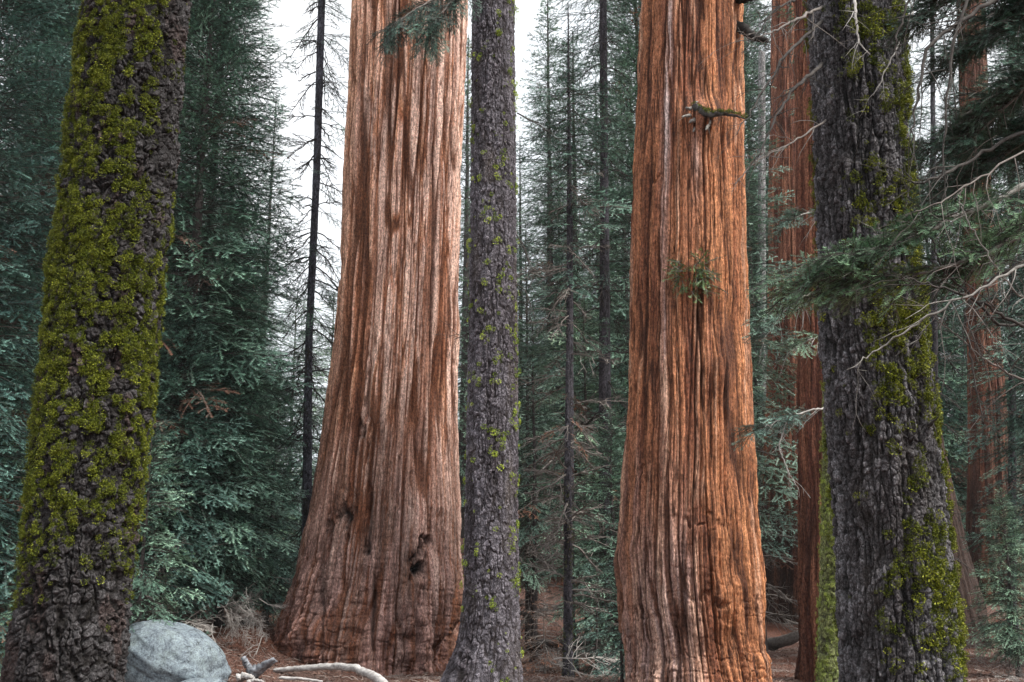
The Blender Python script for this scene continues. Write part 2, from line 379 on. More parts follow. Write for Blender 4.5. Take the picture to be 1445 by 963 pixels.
# --- great sequoia, left of centre
def sequoia_a():
    rows = [(0, 500, 658), (120, 496, 655), (240, 489, 649), (360, 484, 647), (480, 475, 644), (600, 460, 643), (660, 451, 644), (720, 440, 647), (780, 428, 649), (840, 411, 652), (880, 397, 655), (915, 386, 658), (940, 378, 662)]
    T = Trunk(rows, 27.0, up=22).grid(470, 1250)
    d, q = seq_bark(T, 100, cell=.42, deep=.12, lump=1.35, wav=.12)
    fn = round(2 * PI * T.rmean / .15); kf = sstep(0, .34, np.abs(fbm(q['u'] * fn, T.ZZ / 15, fn, 151, 2) - .5) * 2); d = d + .055 * (kf - .7) * sstep(1.5, 5, T.H)
    T.verts(d); px, py = T.px(); f = np.cos(T.TH) > .1
    wpx = px + (fbm(T.U * 40, T.ZZ / .5, 40, 136, 3) - .5) * 12; g_ = (fbm(T.U * 70, T.ZZ / .25, 70, 135, 3) - .5); px0_, py0_ = px, py; px = px + g_ * 26; py = py + (fbm(T.U * 50, T.ZZ / .3, 50, 137, 3) - .5) * 40
    pit = f * (blob(px, py, 487, 722, 9, 20) * .3 + blob(px, py, 588, 802, 9, 14) * .5 + blob(px, py, 597, 770, 8, 8) * .2 + blob(px, py, 523, 772, 6, 9) * .2 + blob(px, py, 510, 605, 4, 10) * .15 + blob(px, py, 462, 740, 5, 14) * .15)
    seam = f * (blob(wpx, py0_, 528, 865, 4, 60) * .32 + blob(wpx, py0_, 520, 650, 2.5, 170) * .16 + blob(wpx, py0_, 592, 885, 4, 55) * .26 + blob(wpx, py0_, 452, 860, 3, 60) * .2 + blob(wpx, py0_, 560, 560, 2.5, 120) * .12)
    T.verts(d - pit * .9 - seam)
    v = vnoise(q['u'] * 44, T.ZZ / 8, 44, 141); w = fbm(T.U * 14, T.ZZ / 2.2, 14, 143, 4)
    red = C3(.40, .160, .082); ora = C3(.60, .30, .175); pale = C3(.80, .56, .46); grey = C3(.40, .30, .26); pur = C3(.125, .072, .067); dk = C3(.065, .034, .028)
    a = lerp(red, ora, sstep(.25, .7, q['c2'])[..., None])
    pl = sstep(.02, .50, q['k2'] * (.4 + .6 * q['c1']) + (v - .5) * .75 + (q['fib'] - .5) * .4) * sstep(.8, 3.5, T.H + w * 2) * (.35 + .65 * sstep(-1.0, -.2, T.TH + (w - .5)))
    c = lerp(a, pale, (pl * .9)[..., None]); c = lerp(c, C3(.30, .115, .055) * np.ones_like(c), (sstep(.55, .1, kf) * .8 * sstep(1.5, 5, T.H))[..., None])
    low = sstep(8, 1.8, T.H + (w - .5) * 3)  # purple-brown foot, with canopy shade darkened into the colour
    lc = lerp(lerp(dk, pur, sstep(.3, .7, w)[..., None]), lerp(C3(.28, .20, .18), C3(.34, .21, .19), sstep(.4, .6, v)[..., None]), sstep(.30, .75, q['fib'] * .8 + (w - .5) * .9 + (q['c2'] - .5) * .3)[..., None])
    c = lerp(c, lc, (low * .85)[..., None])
    deepc = sstep(.62, .12, np.minimum(np.minimum(q['k1'], q['k2'] + .05), q['k4'] + .22)); c = lerp(c, C3(.13, .048, .024) * np.ones_like(c), (deepc * .9)[..., None])
    ch = np.clip(pit * 3.2 + seam * 1.5, 0, 1) * sstep(.25, .5, w + pit); c = lerp(c, C3(.018, .015, .014) * np.ones_like(c), ch[..., None])
    org = T.base(); t = thing('sequoia_tree', 'giant sequoia with pale streaked cinnamon trunk and two black burn holes above its flared base', 'tree', org, 'giant sequoias')
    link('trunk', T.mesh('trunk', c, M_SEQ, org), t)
    return T, t
TA, tA = sequoia_a()

def sequoia_c():
    rows = [(0, 907, 1045), (120, 902, 1046), (240, 896, 1048), (360, 893, 1051), (480, 892, 1055), (600, 884, 1061), (720, 877, 1067), (800, 869, 1073), (840, 871, 1077), (900, 880, 1083), (963, 886, 1090)]
    T = Trunk(rows, 21.0, up=20, flare=.1).grid(430, 1250)
    d, q = seq_bark(T, 300, cell=.30, deep=.095, lump=.8, wav=.40)
    T.verts(d); px, py = T.px(); f = np.cos(T.TH) > .05
    bump = f * (blob(px, py, 1010, 520, 22, 28) * .10 + blob(px, py, 990, 165, 24, 20) * .26 + blob(px, py, 978, 392, 20, 18) * .12 + blob(px, py, 1005, 130, 14, 60) * .04)
    wig = (fbm(T.U * 60, T.ZZ / .3, 60, 333, 3) - .5) * 46
    rimv = sstep(.42, .62, fbm(T.U * 40, T.ZZ / .25, 40, 335, 2))
    pit = f * (rimv * (blob(px, py + wig, 905, 656, 16, 3) * .06 + blob(px, py + wig, 982, 652, 15, 3) * .07 + blob(px, py + wig, 985, 735, 30, 4) * .09 + blob(px, py + wig, 1010, 848, 40, 5) * .10 + blob(px, py + wig, 975, 803, 36, 3) * .12 + blob(px, py + wig, 922, 255, 12, 5) * .08) + blob(px + wig * .3, py, 987, 430, 4, 40) * .12 + blob(px + wig * .3, py, 985, 340, 3, 110) * .08 + blob(px, py, 870, 850, 7, 30) * .2 + blob(px + wig * .3, py, 955, 900, 3, 60) * .12)
    lumps = (fbm(T.U * 16, T.ZZ / .55, 16, 321, 3) - .5) * .10 * sstep(5.5, 1.5, T.H) + (fbm(T.U * 22, T.ZZ / .4, 22, 325, 3) - .5) * .05
    T.verts(d + bump - pit * .8 + lumps)
    v = vnoise(q['u'] * 56, T.ZZ / 6, 56, 341); w = fbm(T.U * 11, T.ZZ / 2.0, 11, 343, 4)
    red = C3(.18, .062, .034); ora = C3(.35, .145, .072); brn = C3(.24, .12, .075); gp = C3(.36, .26, .24)
    a = lerp(red, ora, sstep(.15, .75, q['c2'] * .6 + w * .5)[..., None])
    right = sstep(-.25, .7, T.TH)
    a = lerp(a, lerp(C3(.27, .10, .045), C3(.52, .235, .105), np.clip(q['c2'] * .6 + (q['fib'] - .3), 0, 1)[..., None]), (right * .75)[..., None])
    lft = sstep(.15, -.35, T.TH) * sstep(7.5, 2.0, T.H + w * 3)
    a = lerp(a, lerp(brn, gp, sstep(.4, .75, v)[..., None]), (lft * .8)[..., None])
    streak = f * np.clip(blob(px, py, 943 + (py - 100) * -.03, 120, 5, 170) * 1.1 + blob(px, py, 938, 470, 6, 200) * .6 + blob(px, py, 940, 860, 32, 95) * .9 + blob(px, py, 984, 210, 7, 60) * .6, 0, 1) * sstep(.25, .6, v + .2)
    a = lerp(a, C3(.56, .46, .44) * np.ones_like(a), (streak * .8 * q['k2'])[..., None])
    pale = sstep(.62, .9, q['c1'] * q['k2'] + (v - .5) * .7) ; a = lerp(a, C3(.56, .34, .23) * np.ones_like(a), (pale * .55)[..., None])
    deepc = sstep(.5, 0, np.minimum(np.minimum(q['k1'], q['k2'] + .05), q['k4'] + .08)); a = lerp(a, C3(.070, .026, .014) * np.ones_like(a), (deepc * .95)[..., None])
    ch = np.clip(pit * 4 - .1, 0, 1) * .8; a = lerp(a, C3(.05, .025, .018) * np.ones_like(a), (ch * .8)[..., None])
    org = T.base(); t = thing('sequoia_tree', 'orange giant sequoia with a broken branch stub and one green sprig on its trunk', 'tree', org, 'giant sequoias')
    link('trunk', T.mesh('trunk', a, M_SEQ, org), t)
    return T, t
TC, tC = sequoia_c()

def back_sequoia(rows, D, seed, label, dark=.0, res=(200, 620), up=25, base_dz=0., low_dark=0., cell=.3):
    T = Trunk(rows, D, up=up, base_dz=base_dz).grid(*res)
    d, q = seq_bark(T, seed, cell=cell, deep=.09, lump=.6, wav=.5); T.verts(d)
    w = fbm(T.U * 9, T.ZZ / 2.5, 9, seed + 43, 4)
    a = lerp(C3(.135, .050, .033), C3(.265, .115, .068), sstep(.2, .8, q['c2'] * .6 + w * .45)[..., None])
    a = lerp(a, C3(.06, .022, .014) * np.ones_like(a), (sstep(.3, 0, np.minimum(q['k1'], np.minimum(q['k2'], q['k4'] + .1))) * .85)[..., None])
    br = np.clip(dark + low_dark * sstep(7, 2.5, T.H + (w - .5) * 6), 0, 1)          # fire-scorched bark; on the far right red sequoia, dimness painted into the colour
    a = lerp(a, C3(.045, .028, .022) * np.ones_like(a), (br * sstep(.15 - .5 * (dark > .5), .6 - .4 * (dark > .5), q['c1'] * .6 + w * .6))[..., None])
    org = T.base(); t = thing('sequoia_tree', label, 'tree', org, 'giant sequoias')
    link('trunk', T.mesh('trunk', a, M_SEQ, org), t); return T, t
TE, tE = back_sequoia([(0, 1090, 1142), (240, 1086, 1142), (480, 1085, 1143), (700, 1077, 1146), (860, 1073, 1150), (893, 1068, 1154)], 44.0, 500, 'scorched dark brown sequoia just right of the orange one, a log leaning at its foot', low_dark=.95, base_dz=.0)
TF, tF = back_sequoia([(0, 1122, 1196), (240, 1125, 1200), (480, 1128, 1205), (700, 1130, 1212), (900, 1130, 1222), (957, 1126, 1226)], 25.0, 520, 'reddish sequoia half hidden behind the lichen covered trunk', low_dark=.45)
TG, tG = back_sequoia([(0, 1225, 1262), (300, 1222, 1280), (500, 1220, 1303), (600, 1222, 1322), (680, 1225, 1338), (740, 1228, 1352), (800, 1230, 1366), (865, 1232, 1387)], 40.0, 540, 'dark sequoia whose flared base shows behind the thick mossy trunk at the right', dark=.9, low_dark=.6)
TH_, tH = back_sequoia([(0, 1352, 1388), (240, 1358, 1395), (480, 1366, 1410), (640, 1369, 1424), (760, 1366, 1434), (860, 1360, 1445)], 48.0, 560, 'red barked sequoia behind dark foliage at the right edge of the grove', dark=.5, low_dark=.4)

def ridge(n): return np.abs(n - .5) * 2
def fir_bark(T, seed, cw=.085, chh=.16, deep=.022, big=.03, vert=1.):
    circ = 2 * PI * T.rmean; n1 = round(circ / cw); n2 = round(circ / (cw * 2.2)); n3 = round(circ / .022)
    wv = ((fbm(T.U * 12, T.ZZ / .35, 12, seed, 4) - .5) * .05 + (fbm(T.U * n1, T.ZZ / .06, n1, seed + 8, 3) - .5) * .016) / vert ** 1.2
    u = T.U + wv
    r1 = ridge(fbm(u * n2, T.ZZ / (chh * 3.2 * vert), n2, seed + 21, 2)); r2 = ridge(fbm(u * n1, T.ZZ / (chh * 1.1 * vert), n1, seed + 24, 2))
    f1, f2, c1 = worley(u * n1 * 1.0, T.ZZ / (chh * .55) + wv * 40, n1, seed + 11)
    k2 = sstep(.02, .26, r1); k1 = sstep(.01, .22, r2) * (.55 + .45 * sstep(0, .22, f2 - f1))
    fl = fbm(u * n3, T.ZZ / .028, n3, seed + 15, 4, .6)
    d = deep * (k1 - .6) * (.6 + .8 * c1) + big * (k2 - .7) * (.6 + .6 * r1) + deep * 1.1 * (fl - .5) + deep * .7 * (c1 - .5) * k1
    return d, dict(k1=k1, k2=k2, c1=c1, c2=vnoise(u * n2, T.ZZ / .3, n2, seed + 50), fl=fl, w=fbm(T.U * 8, T.ZZ / .8, 8, seed + 30, 4), u=u)

# moss tufts ---------------------------------------------------------
def tuft_template(seed, n=64, size=.035, flop=.3):
    rs = np.random.RandomState(seed); S = Soup()
    th = rs.rand(n) * 2 * PI; ph = np.arccos(rs.rand(n) * .95); r = size * (.35 + .65 * rs.rand(n) ** .6)
    c = np.stack([np.sin(ph) * np.cos(th), np.sin(ph) * np.sin(th), np.cos(ph) * .8], -1) * r[:, None]     # z = out from the bark
    c[:, 0] -= flop * size * .3                                                        # -x hangs down
    a = rs.normal(size=(n, 3)); a /= np.linalg.norm(a, axis=1)[:, None]; b = rs.normal(size=(n, 3)); b = np.cross(a, b); b /= np.linalg.norm(b, axis=1)[:, None]
    L = size * (.14 + .26 * rs.rand(n) ** 1.5)[:, None]
    V = np.stack([c - a * L * .6 - b * L * .25, c - a * L * .3 + b * L * .4, c + a * L * .9], 1).reshape(-1, 3)
    F = np.arange(n * 3).reshape(-1, 3)
    tip = np.clip(np.repeat(r / size, 3) * 1.3 - .55, 0, 1) * (.5 + .5 * rs.rand(n).repeat(3))
    S.add(V, F, 0, np.stack([tip, tip * 0, tip * 0], -1))
    return S.arrays()
TUFTS = [tuft_template(700 + k) for k in range(5)]
def moss_mesh(name, T, w, n, size, m, org, seed, rng=(.6, 1.5), sink=.004):
    rs = np.random.RandomState(seed)
    pos, th, idx = T.pick(w, n, rs)
    out = np.stack([np.sin(th), -np.cos(th), np.zeros(n)], -1); up = np.tile([0, 0, 1.], (n, 1)); side = np.cross(out, up)
    ro = rs.normal(0, .5, n); c, s_ = np.cos(ro)[:, None], np.sin(ro)[:, None]
    X = up * c + side * s_; Yv = np.cross(out, X)
    sc = size / .035 * (rng[0] + (rng[1] - rng[0]) * rs.rand(n) ** 1.5)
    M3 = np.stack([X, Yv, out], -1) * sc[:, None, None]
    lift = rs.rand(n) ** 2 * size * 1.3
    V, F, M, C = scatter(TUFTS, rs.randint(0, len(TUFTS), n), M3, pos + out * (lift - sink)[:, None], np.clip(lift / size * .5 + rs.rand(n) * .6, 0, 1))
    return mesh_np(name, V - np.asarray(org), F, m, col=C, smooth=False)

# --- mossy fir, far left
def fir_left():
    rows = [(0, 128, 262), (120, 112, 252), (240, 100, 243), (360, 82, 229), (480, 70, 216), (600, 58, 204), (720, 46, 190), (840, 34, 178), (963, 12, 170)]
    T = Trunk(rows, 8.2, up=5, flare=.05).grid(420, 1250)
    d, q = fir_bark(T, 600, cw=.06, chh=.10, deep=.030, big=.035)
    T.verts(d)
    c = lerp(C3(.010, .008, .007), lerp(C3(.022, .020, .020), C3(.066, .062, .064), q['c1'][..., None]), (q['k1'] * .9)[..., None])
    c = lerp(c, C3(.075, .048, .042) * np.ones_like(c), (sstep(.62, .8, q['c2']) * q['k1'] * .5)[..., None])
    org = T.base(); t = thing('fir_tree', 'thick fir trunk at the far left sheathed in yellow green moss', 'tree', org)
    link('trunk', T.mesh('trunk', c, M_FIR, org), t)
    px, py = T.px()
    cl = .5 + (fbm(T.U * 38, T.ZZ / .12, 38, 631, 2) - .5) * 1.5; lg = fbm(T.U * 7, T.ZZ / .8, 7, 637, 3)
    dens = sstep(.44, .60, cl * .66 + lg * .46 + .14 * sstep(.4, -.9, T.TH) + .02 * sstep(.3, 1.2, T.TH))
    dens = dens * (1 - sstep(690, 900, py + (lg - .5) * 260 + (cl - .5) * 180)) + .0015
    dens *= (1 - .93 * sstep(.72, 1.05, T.TH + (cl - .5) * .5) * sstep(460, 200, py)) * (.35 + .65 * sstep(.2, .5, q['k1']))
    dens *= np.where(np.cos(T.TH) < -.35, .15, 1)
    link('moss', moss_mesh('moss', T, dens ** 1.3, 24000, .020, M_MOSS, org, 61, (.5, 1.9)), t)
    return T, t
TL, tL = fir_left()

def fir_mid():
    rows = [(0, 667, 725), (240, 665, 727), (480, 662, 730), (720, 657, 730), (840, 655, 732), (900, 648, 733), (930, 638, 735), (963, 620, 737)]
    T = Trunk(rows, 16.0, up=9, flare=.12).grid(300, 1250)
    d, q = fir_bark(T, 650, cw=.055, chh=.12, deep=.018, big=.018, vert=1.5)
    T.verts(d)
    c = lerp(C3(.022, .017, .018), lerp(C3(.055, .050, .058), C3(.165, .152, .172), q['c1'][..., None]), (q['k1'])[..., None])
    c = lerp(c, C3(.085, .07, .062) * np.ones_like(c), (sstep(.5, .8, q['w']) * .5)[..., None])
    org = T.base(); t = thing('fir_tree', 'straight grey fir trunk dotted with lichen tufts between the two biggest sequoias', 'tree', org)
    link('trunk', T.mesh('trunk', c, M_FIR, org), t)
    px, py = T.px()
    cl = fbm(T.U * 22, T.ZZ / .22, 22, 661, 3)
    cl = .5 + (cl - .5) * 1.3
    dens = sstep(.64, .78, cl + .10 * sstep(-.3, .9, T.TH) - .03) * (1 - .7 * sstep(800, 900, py)) * np.where(np.cos(T.TH) < -.2, .1, 1) + .002
    link('lichen', moss_mesh('lichen', T, dens, 1100, .030, M_MOSSB, org, 66, (.35, 2.0)), t)
    return T, t
M_MOSSB = foliage_mat('bright_moss', None, (.26, .33, .04), (.52, .62, .11), .1)
TB, tB = fir_mid()

def fir_right():
    rows = [(0, 1146, 1266), (120, 1150, 1273), (240, 1155, 1279), (360, 1158, 1290), (480, 1162, 1301), (600, 1170, 1315), (720, 1182, 1328), (840, 1187, 1341), (963, 1189, 1350)]
    T = Trunk(rows, 9.0, up=5, flare=.06).grid(420, 1250)
    d, q = fir_bark(T, 680, cw=.042, chh=.12, deep=.024, big=.045, vert=2.2)
    T.verts(d)
    c = lerp(C3(.012, .011, .011), lerp(C3(.045, .042, .044), C3(.17, .165, .175), q['c1'][..., None]), (q['k1'] * (.5 + .5 * q['k2']))[..., None])
    c = lerp(c, C3(.04, .032, .028) * np.ones_like(c), (sstep(.55, .8, q['w']) * .5)[..., None])
    org = T.base(); t = thing('fir_tree', 'thick grey furrowed fir trunk at right with hanging dark green moss down its right side', 'tree', org)
    link('trunk', T.mesh('trunk', c, M_FIR, org), t)
    px, py = T.px()
    cl = .5 + (fbm(T.U * 34, T.ZZ / .14, 34, 691, 2) - .5) * 1.5; lg = fbm(T.U * 6, T.ZZ / .7, 6, 697, 3)
    side = sstep(-.15, .75, T.TH + (lg - .5) * 1.2)
    dens = sstep(.44, .60, cl * .70 + lg * .38 - .10 + .155 * side + .02) * (.6 + .4 * side) * (.1 + .9 * sstep(-.9, -.3, T.TH)) * np.where(np.cos(T.TH) < -.4, .1, 1) * (1 - .6 * sstep(840, 960, py)) + .002
    link('moss', moss_mesh('moss', T, dens ** 1.3, 11000, .028, M_MOSS, org, 69, (.4, 1.9)), t)
    return T, t
TD, tD = fir_right()

def lichen_trunk():
    rows = [(0, 1158, 1176), (300, 1161, 1184), (540, 1162, 1190), (720, 1160, 1194), (840, 1157, 1197), (963, 1154, 1200)]
    T = Trunk(rows, 11.5, up=6).grid(150, 900)
    d, q = fir_bark(T, 710, cw=.05, chh=.08, deep=.014, big=.01)
    T.verts(d)
    c = lerp(C3(.07, .07, .04), C3(.20, .23, .09), q['k1'][..., None])
    org = T.base(); t = thing('fir_tree', 'slim trunk crusted with bright yellow green lichen, tight against the thick grey fir trunk', 'tree', org)
    link('trunk', T.mesh('trunk', c, M_FIR, org), t)
    px, py = T.px()
    dens = (sstep(.35, .6, fbm(T.U * 20, T.ZZ / .1, 20, 711, 3)) * sstep(.3, .6, fbm(T.U * 12, T.ZZ / .3, 12, 717, 3)) * sstep(430, 600, py) + .01) * np.where(np.cos(T.TH) < -.5, .1, 1)
    link('lichen', moss_mesh('lichen', T, dens, 3400, .019, M_LICH, org, 71, (.5, 1.2)), t)
    return T, t
TD2, tD2 = lichen_trunk()

# ------------------------------------------------------------------ conifer sprays
def spray(L, seed, twig_sp=.07, nl=.03, nsp=.012, nw=.005, width=.42, bare=.15, droop=.12, sub=True, ang=.95, axis_r=.008, dead=False, keep=1.0, pend=0.):
    """a flat conifer branch along +x: axis, side twigs, sub-twigs and needles; colour.r = how near a twig end"""
    rs = np.random.RandomState(seed); S = Soup()
    ph = rs.rand() * 6
    def axis(s): return np.stack([L * s * (1 - .04 * s), .035 * L * np.sin(s * 3.1 + ph) * s, -droop * L * s ** 2 + .10 * droop * L * s ** 4 + .012 * L * np.sin(s * 7 + ph)], -1)
    ss = np.linspace(0, 1, 9); pts = axis(ss); S.tube(pts, axis_r * (1.05 - ss) + .0012, 4, 1)
    pv = []; fc = []; tp = []
    def needles(a, b, tipf, nrm):
        v = b - a; l = np.linalg.norm(v)
        if l < .008: return
        d = v / l; n = max(2, int(l / nsp)); t = (np.arange(n) + rs.rand(n) * .8) / n
        p = a + v * t[:, None]; side = np.cross(nrm, d); side /= np.linalg.norm(side) + 1e-9
        sg = np.where(np.arange(n) % 2 == 0, 1., -1.)[:, None]
        dr = side * sg * (.75 + .3 * rs.rand(n, 1)) + d * (.55 + .3 * rs.rand(n, 1)) + nrm * (rs.rand(n, 1) * .55 - .12)
        dr /= np.linalg.norm(dr, axis=1)[:, None]; ln = nl * (.7 + .5 * rs.rand(n, 1))
        w = d * nw * .5
        pv.append(np.stack([p - w, p + w, p + dr * ln], 1).reshape(-1, 3))
        tt = np.clip(tipf[0] + (tipf[1] - tipf[0]) * t, 0, 1); tp.append(np.stack([tt, tt, np.clip(tt + .15, 0, 1)], 1).ravel())
    x = bare * L + rs.rand() * twig_sp; side = 1
    while x < L * .985:
        s = x / L; p0 = axis(np.array(s)); side = -side
        prof = (1 - s) ** .75 * min(1, .35 + (s - bare) * 2.2) + .06
        l = width * L * prof * (.7 + .5 * rs.rand())
        if rs.rand() < keep and l > .02:
            a = ang * (.85 + .25 * rs.rand()) * (1 - .25 * s)
            up = (rs.rand() - .5) * .7
            d = np.array([math.cos(a), side * math.sin(a), up]); d /= np.linalg.norm(d)
            k = max(3, int(l / .05)); t = np.linspace(0, 1, k + 1)
            cv = np.array([.35, 0, -.30 - pend - .35 * rs.rand()])                               # side twigs sweep forward and droop
            q = p0 + d * l * t[:, None] + cv * l * (t[:, None] ** 2) * .45
            S.tube(q[::max(1, k // 3)] if k > 3 else q, np.linspace(.0035, .0012, len(q[::max(1, k // 3)] if k > 3 else q)) * (1 + axis_r * 30), 3, 1)
            nrm = np.array([0, 0, 1.]) + .25 * rs.normal(size=3); nrm /= np.linalg.norm(nrm)
            for j in range(k):
                tf = (t[j] ** 1.5 * .8, t[j + 1] ** 1.5 * .8)
                if t[j] > .12: needles(q[j], q[j + 1], tf, nrm)
            if sub and l > .09:
                sl = np.arange(.12 * l, l * .93, .06 + .034 * L)
                for jj, y in enumerate(sl):
                    u_ = y / l; b0 = p0 + d * l * u_ + cv * l * u_ ** 2 * .45
                    e = (.50 * (l - y) + .035) * (.7 + .5 * rs.rand()); e = min(e, .20)
                    sgn = 1 if jj % 2 else -1; aa = a * side + sgn * .8 * (.8 + .4 * rs.rand())
                    dd = np.array([math.cos(aa), math.sin(aa), up + (rs.rand() - .6) * .7 - pend * .6])
                    needles(b0, b0 + dd / np.linalg.norm(dd) * e, (.35 + .3 * u_, 1.0 if u_ > .3 else .8), nrm)
        x += twig_sp * (.7 + .6 * rs.rand())
    for j in range(4, 8):
        if bare < ss[j]: needles(pts[j], pts[j + 1], (.6, 1), np.array([0, 0, 1.]))
    if pv and not dead:
        V = np.concatenate(pv); tip = np.concatenate(tp)
        S.add(V, np.arange(len(V)).reshape(-1, 3), 0, np.stack([tip, tip * 0, tip * 0], -1))
    return S.arrays()
def bare_branch(L, seed, r0=.010, twigs=14, droop=.15, sub=True, crook=.06, width=.45, sides=3, tmin=.0013):
    rs = np.random.RandomState(seed); S = Soup(); n = 11; s = np.linspace(0, 1, n)
    w = np.cumsum(rs.normal(0, crook * L / 4, (n, 3)), 0); w[0] = 0
    A = np.stack([L * s, 0 * s, -droop * L * s ** 2 + .25 * droop * L * s ** 4], -1) + w
    S.tube(A, r0 * (1 - s) ** .7 + tmin, max(4, sides), 1)
    for k in range(twigs):
        t = .15 + .83 * rs.rand(); p = np.array([np.interp(t, s, A[:, i]) for i in range(3)])
        l = width * L * (1.05 - t) * (.5 + .8 * rs.rand()) + .04
        a = (.5 + .6 * rs.rand()) * (1 if rs.rand() < .5 else -1)
        d = np.array([math.cos(a), math.sin(a), rs.normal(0, .25) - .1]); m = 5; u = np.linspace(0, 1, m)
        q = p + d * l * u[:, None] + np.array([.15, 0, -.35]) * l * (u[:, None] ** 2) * rs.rand() + np.cumsum(rs.normal(0, .03 * l, (m, 3)), 0) * (u[:, None] > 0)
        S.tube(q, r0 * .4 * (1 - u) + tmin, 3, 1)
        if sub:
            for _ in range(rs.randint(1, 4)):
                v = .25 + .7 * rs.rand(); pp = np.array([np.interp(v, u, q[:, i]) for i in range(3)])
                dd = d + rs.normal(0, .6, 3); dd /= np.linalg.norm(dd); ll = l * .4 * (.4 + rs.rand())
                mid = pp + dd * ll * .5 + rs.normal(0, .04 * ll, 3); end = pp + dd * ll + np.array([0, 0, -.15 * ll])
                S.tube(np.array([pp, mid, end]), [r0 * .2 + tmin * .8, tmin, tmin * .8], 3, 1)
    return S.arrays()

# template libraries by length (metres)
LIB = {}
for L in (.5, .9, 1.5, 2.3):
    LIB['full', L] = [spray(L, 1000 + int(L * 10) * 7 + k, twig_sp=.070 + .026 * L, nl=.024 + .006 * L, nsp=.009 + .0025 * L, nw=.014 + .005 * L, droop=.10 + .06 * k, bare=.10 + .05 * (k % 2), axis_r=.005 + .004 * L, width=.40 + .05 * (k % 3)) for k in range(3)]
    LIB['far', L] = [spray(L, 2000 + int(L * 10) * 7 + k, twig_sp=.12 + .04 * L, nl=.075, nsp=.05, nw=.045, droop=.14 + .06 * k, bare=.12, axis_r=.006 + .005 * L, keep=.9) for k in range(3)]
    LIB['bare', L] = [bare_branch(L, 3000 + int(L * 10) * 7 + k, r0=.004 + .004 * L, twigs=8 + int(5 * L), droop=.1 + .1 * k) for k in range(3)]
for L in (.5, .9, 1.5, 2.3): LIB['barefar', L] = [bare_branch(L, 3500 + int(L * 10) * 7 + k, r0=.010 + .006 * L, twigs=7 + int(5 * L), droop=.2 + .15 * k, tmin=.0045) for k in range(3)]
LENS = (.5, .9, 1.5, 2.3)

def crown_arrays(specs, kind, seed):
    """specs: rows (x, y, z, azimuth, elevation, length)"""
    rs = np.random.RandomState(seed); sp = np.asarray(specs, float); n = len(sp)
    temps = []
    for L in LENS: temps += LIB[kind, L]
    li = np.argmin(np.abs(np.log(sp[:, 5][:, None] / np.array(LENS)[None])), 1)
    which = li * 3 + rs.randint(0, 3, n); sc = sp[:, 5] / np.array(LENS)[li]
    M3 = frames(sp[:, 3], sp[:, 4], rs.normal(0, .42, n), sc)
    M3[:, :, 1] *= np.where(rs.rand(n) < .5, -1, 1)[:, None]
    return scatter(temps, which, M3, sp[:, :3], rs.rand(n))

def conifer_specs(H, base, Lmax, seed, dz=.22, per=4, power=.75, shape='cone', lean=0., gap=.12, el0=-.30, el1=.55, r0=.10):
    rs = np.random.RandomState(seed); out = []; z = base
    while z < H * .985:
        t = (z - base) / (H - base)
        prof = (1 - t) ** power * (min(1, .55 + t * 2.5) if shape == 'cone' else 1)
        if shape == 'spar': prof = (1 - t) ** .5 * (.45 + .55 * rs.rand())
        L0 = Lmax * prof + .18
        a0 = rs.rand() * 6.28
        for k in range(per):
            if rs.rand() < gap: continue
            L = L0 * (.6 + .55 * rs.rand()); az = a0 + k / per * 6.283 + rs.normal(0, .3)
            el = el0 + (el1 - el0) * t ** 1.3 + rs.normal(0, .10)
            rr = r0 * (1 - z / H) * .6
            out.append((math.cos(az) * rr + lean * z, math.sin(az) * rr, z + rs.normal(0, dz * .3), az, el, min(max(L, .25), 3.4)))
        z += dz * (.7 + .6 * rs.rand()) * (1 if t < .7 else .7)
    return out

M_NEEDSET = {'n': M_NEEDLE, 'd': M_NEEDLE_D, 'f': M_NEEDLE_HAZED}
def slim_trunk(H, r, seed, lean=0., sides=14, rows=60, tone=(.07, .06, .058)):
    rs = np.random.RandomState(seed); S = Soup(); z = np.linspace(-.3, H, rows)
    wx = np.cumsum(rs.normal(0, .006, rows)) + lean * z; wy = np.cumsum(rs.normal(0, .006, rows))
    wx -= wx[0]; wy -= wy[0]
    rad = r * (1 - np.clip(z / H, 0, 1) ** 1.1 * .92) * (1 + .5 * np.exp(-np.maximum(z, 0) / .25))
    S.tube(np.stack([wx, wy, z], -1), rad, sides, 0, (0, 0, 0), .07, rs)
    V, F, M, C = S.arrays(); t = np.array(tone); C = t[None] * (.6 + .9 * rs.rand(len(V), 1)); return V, F, C

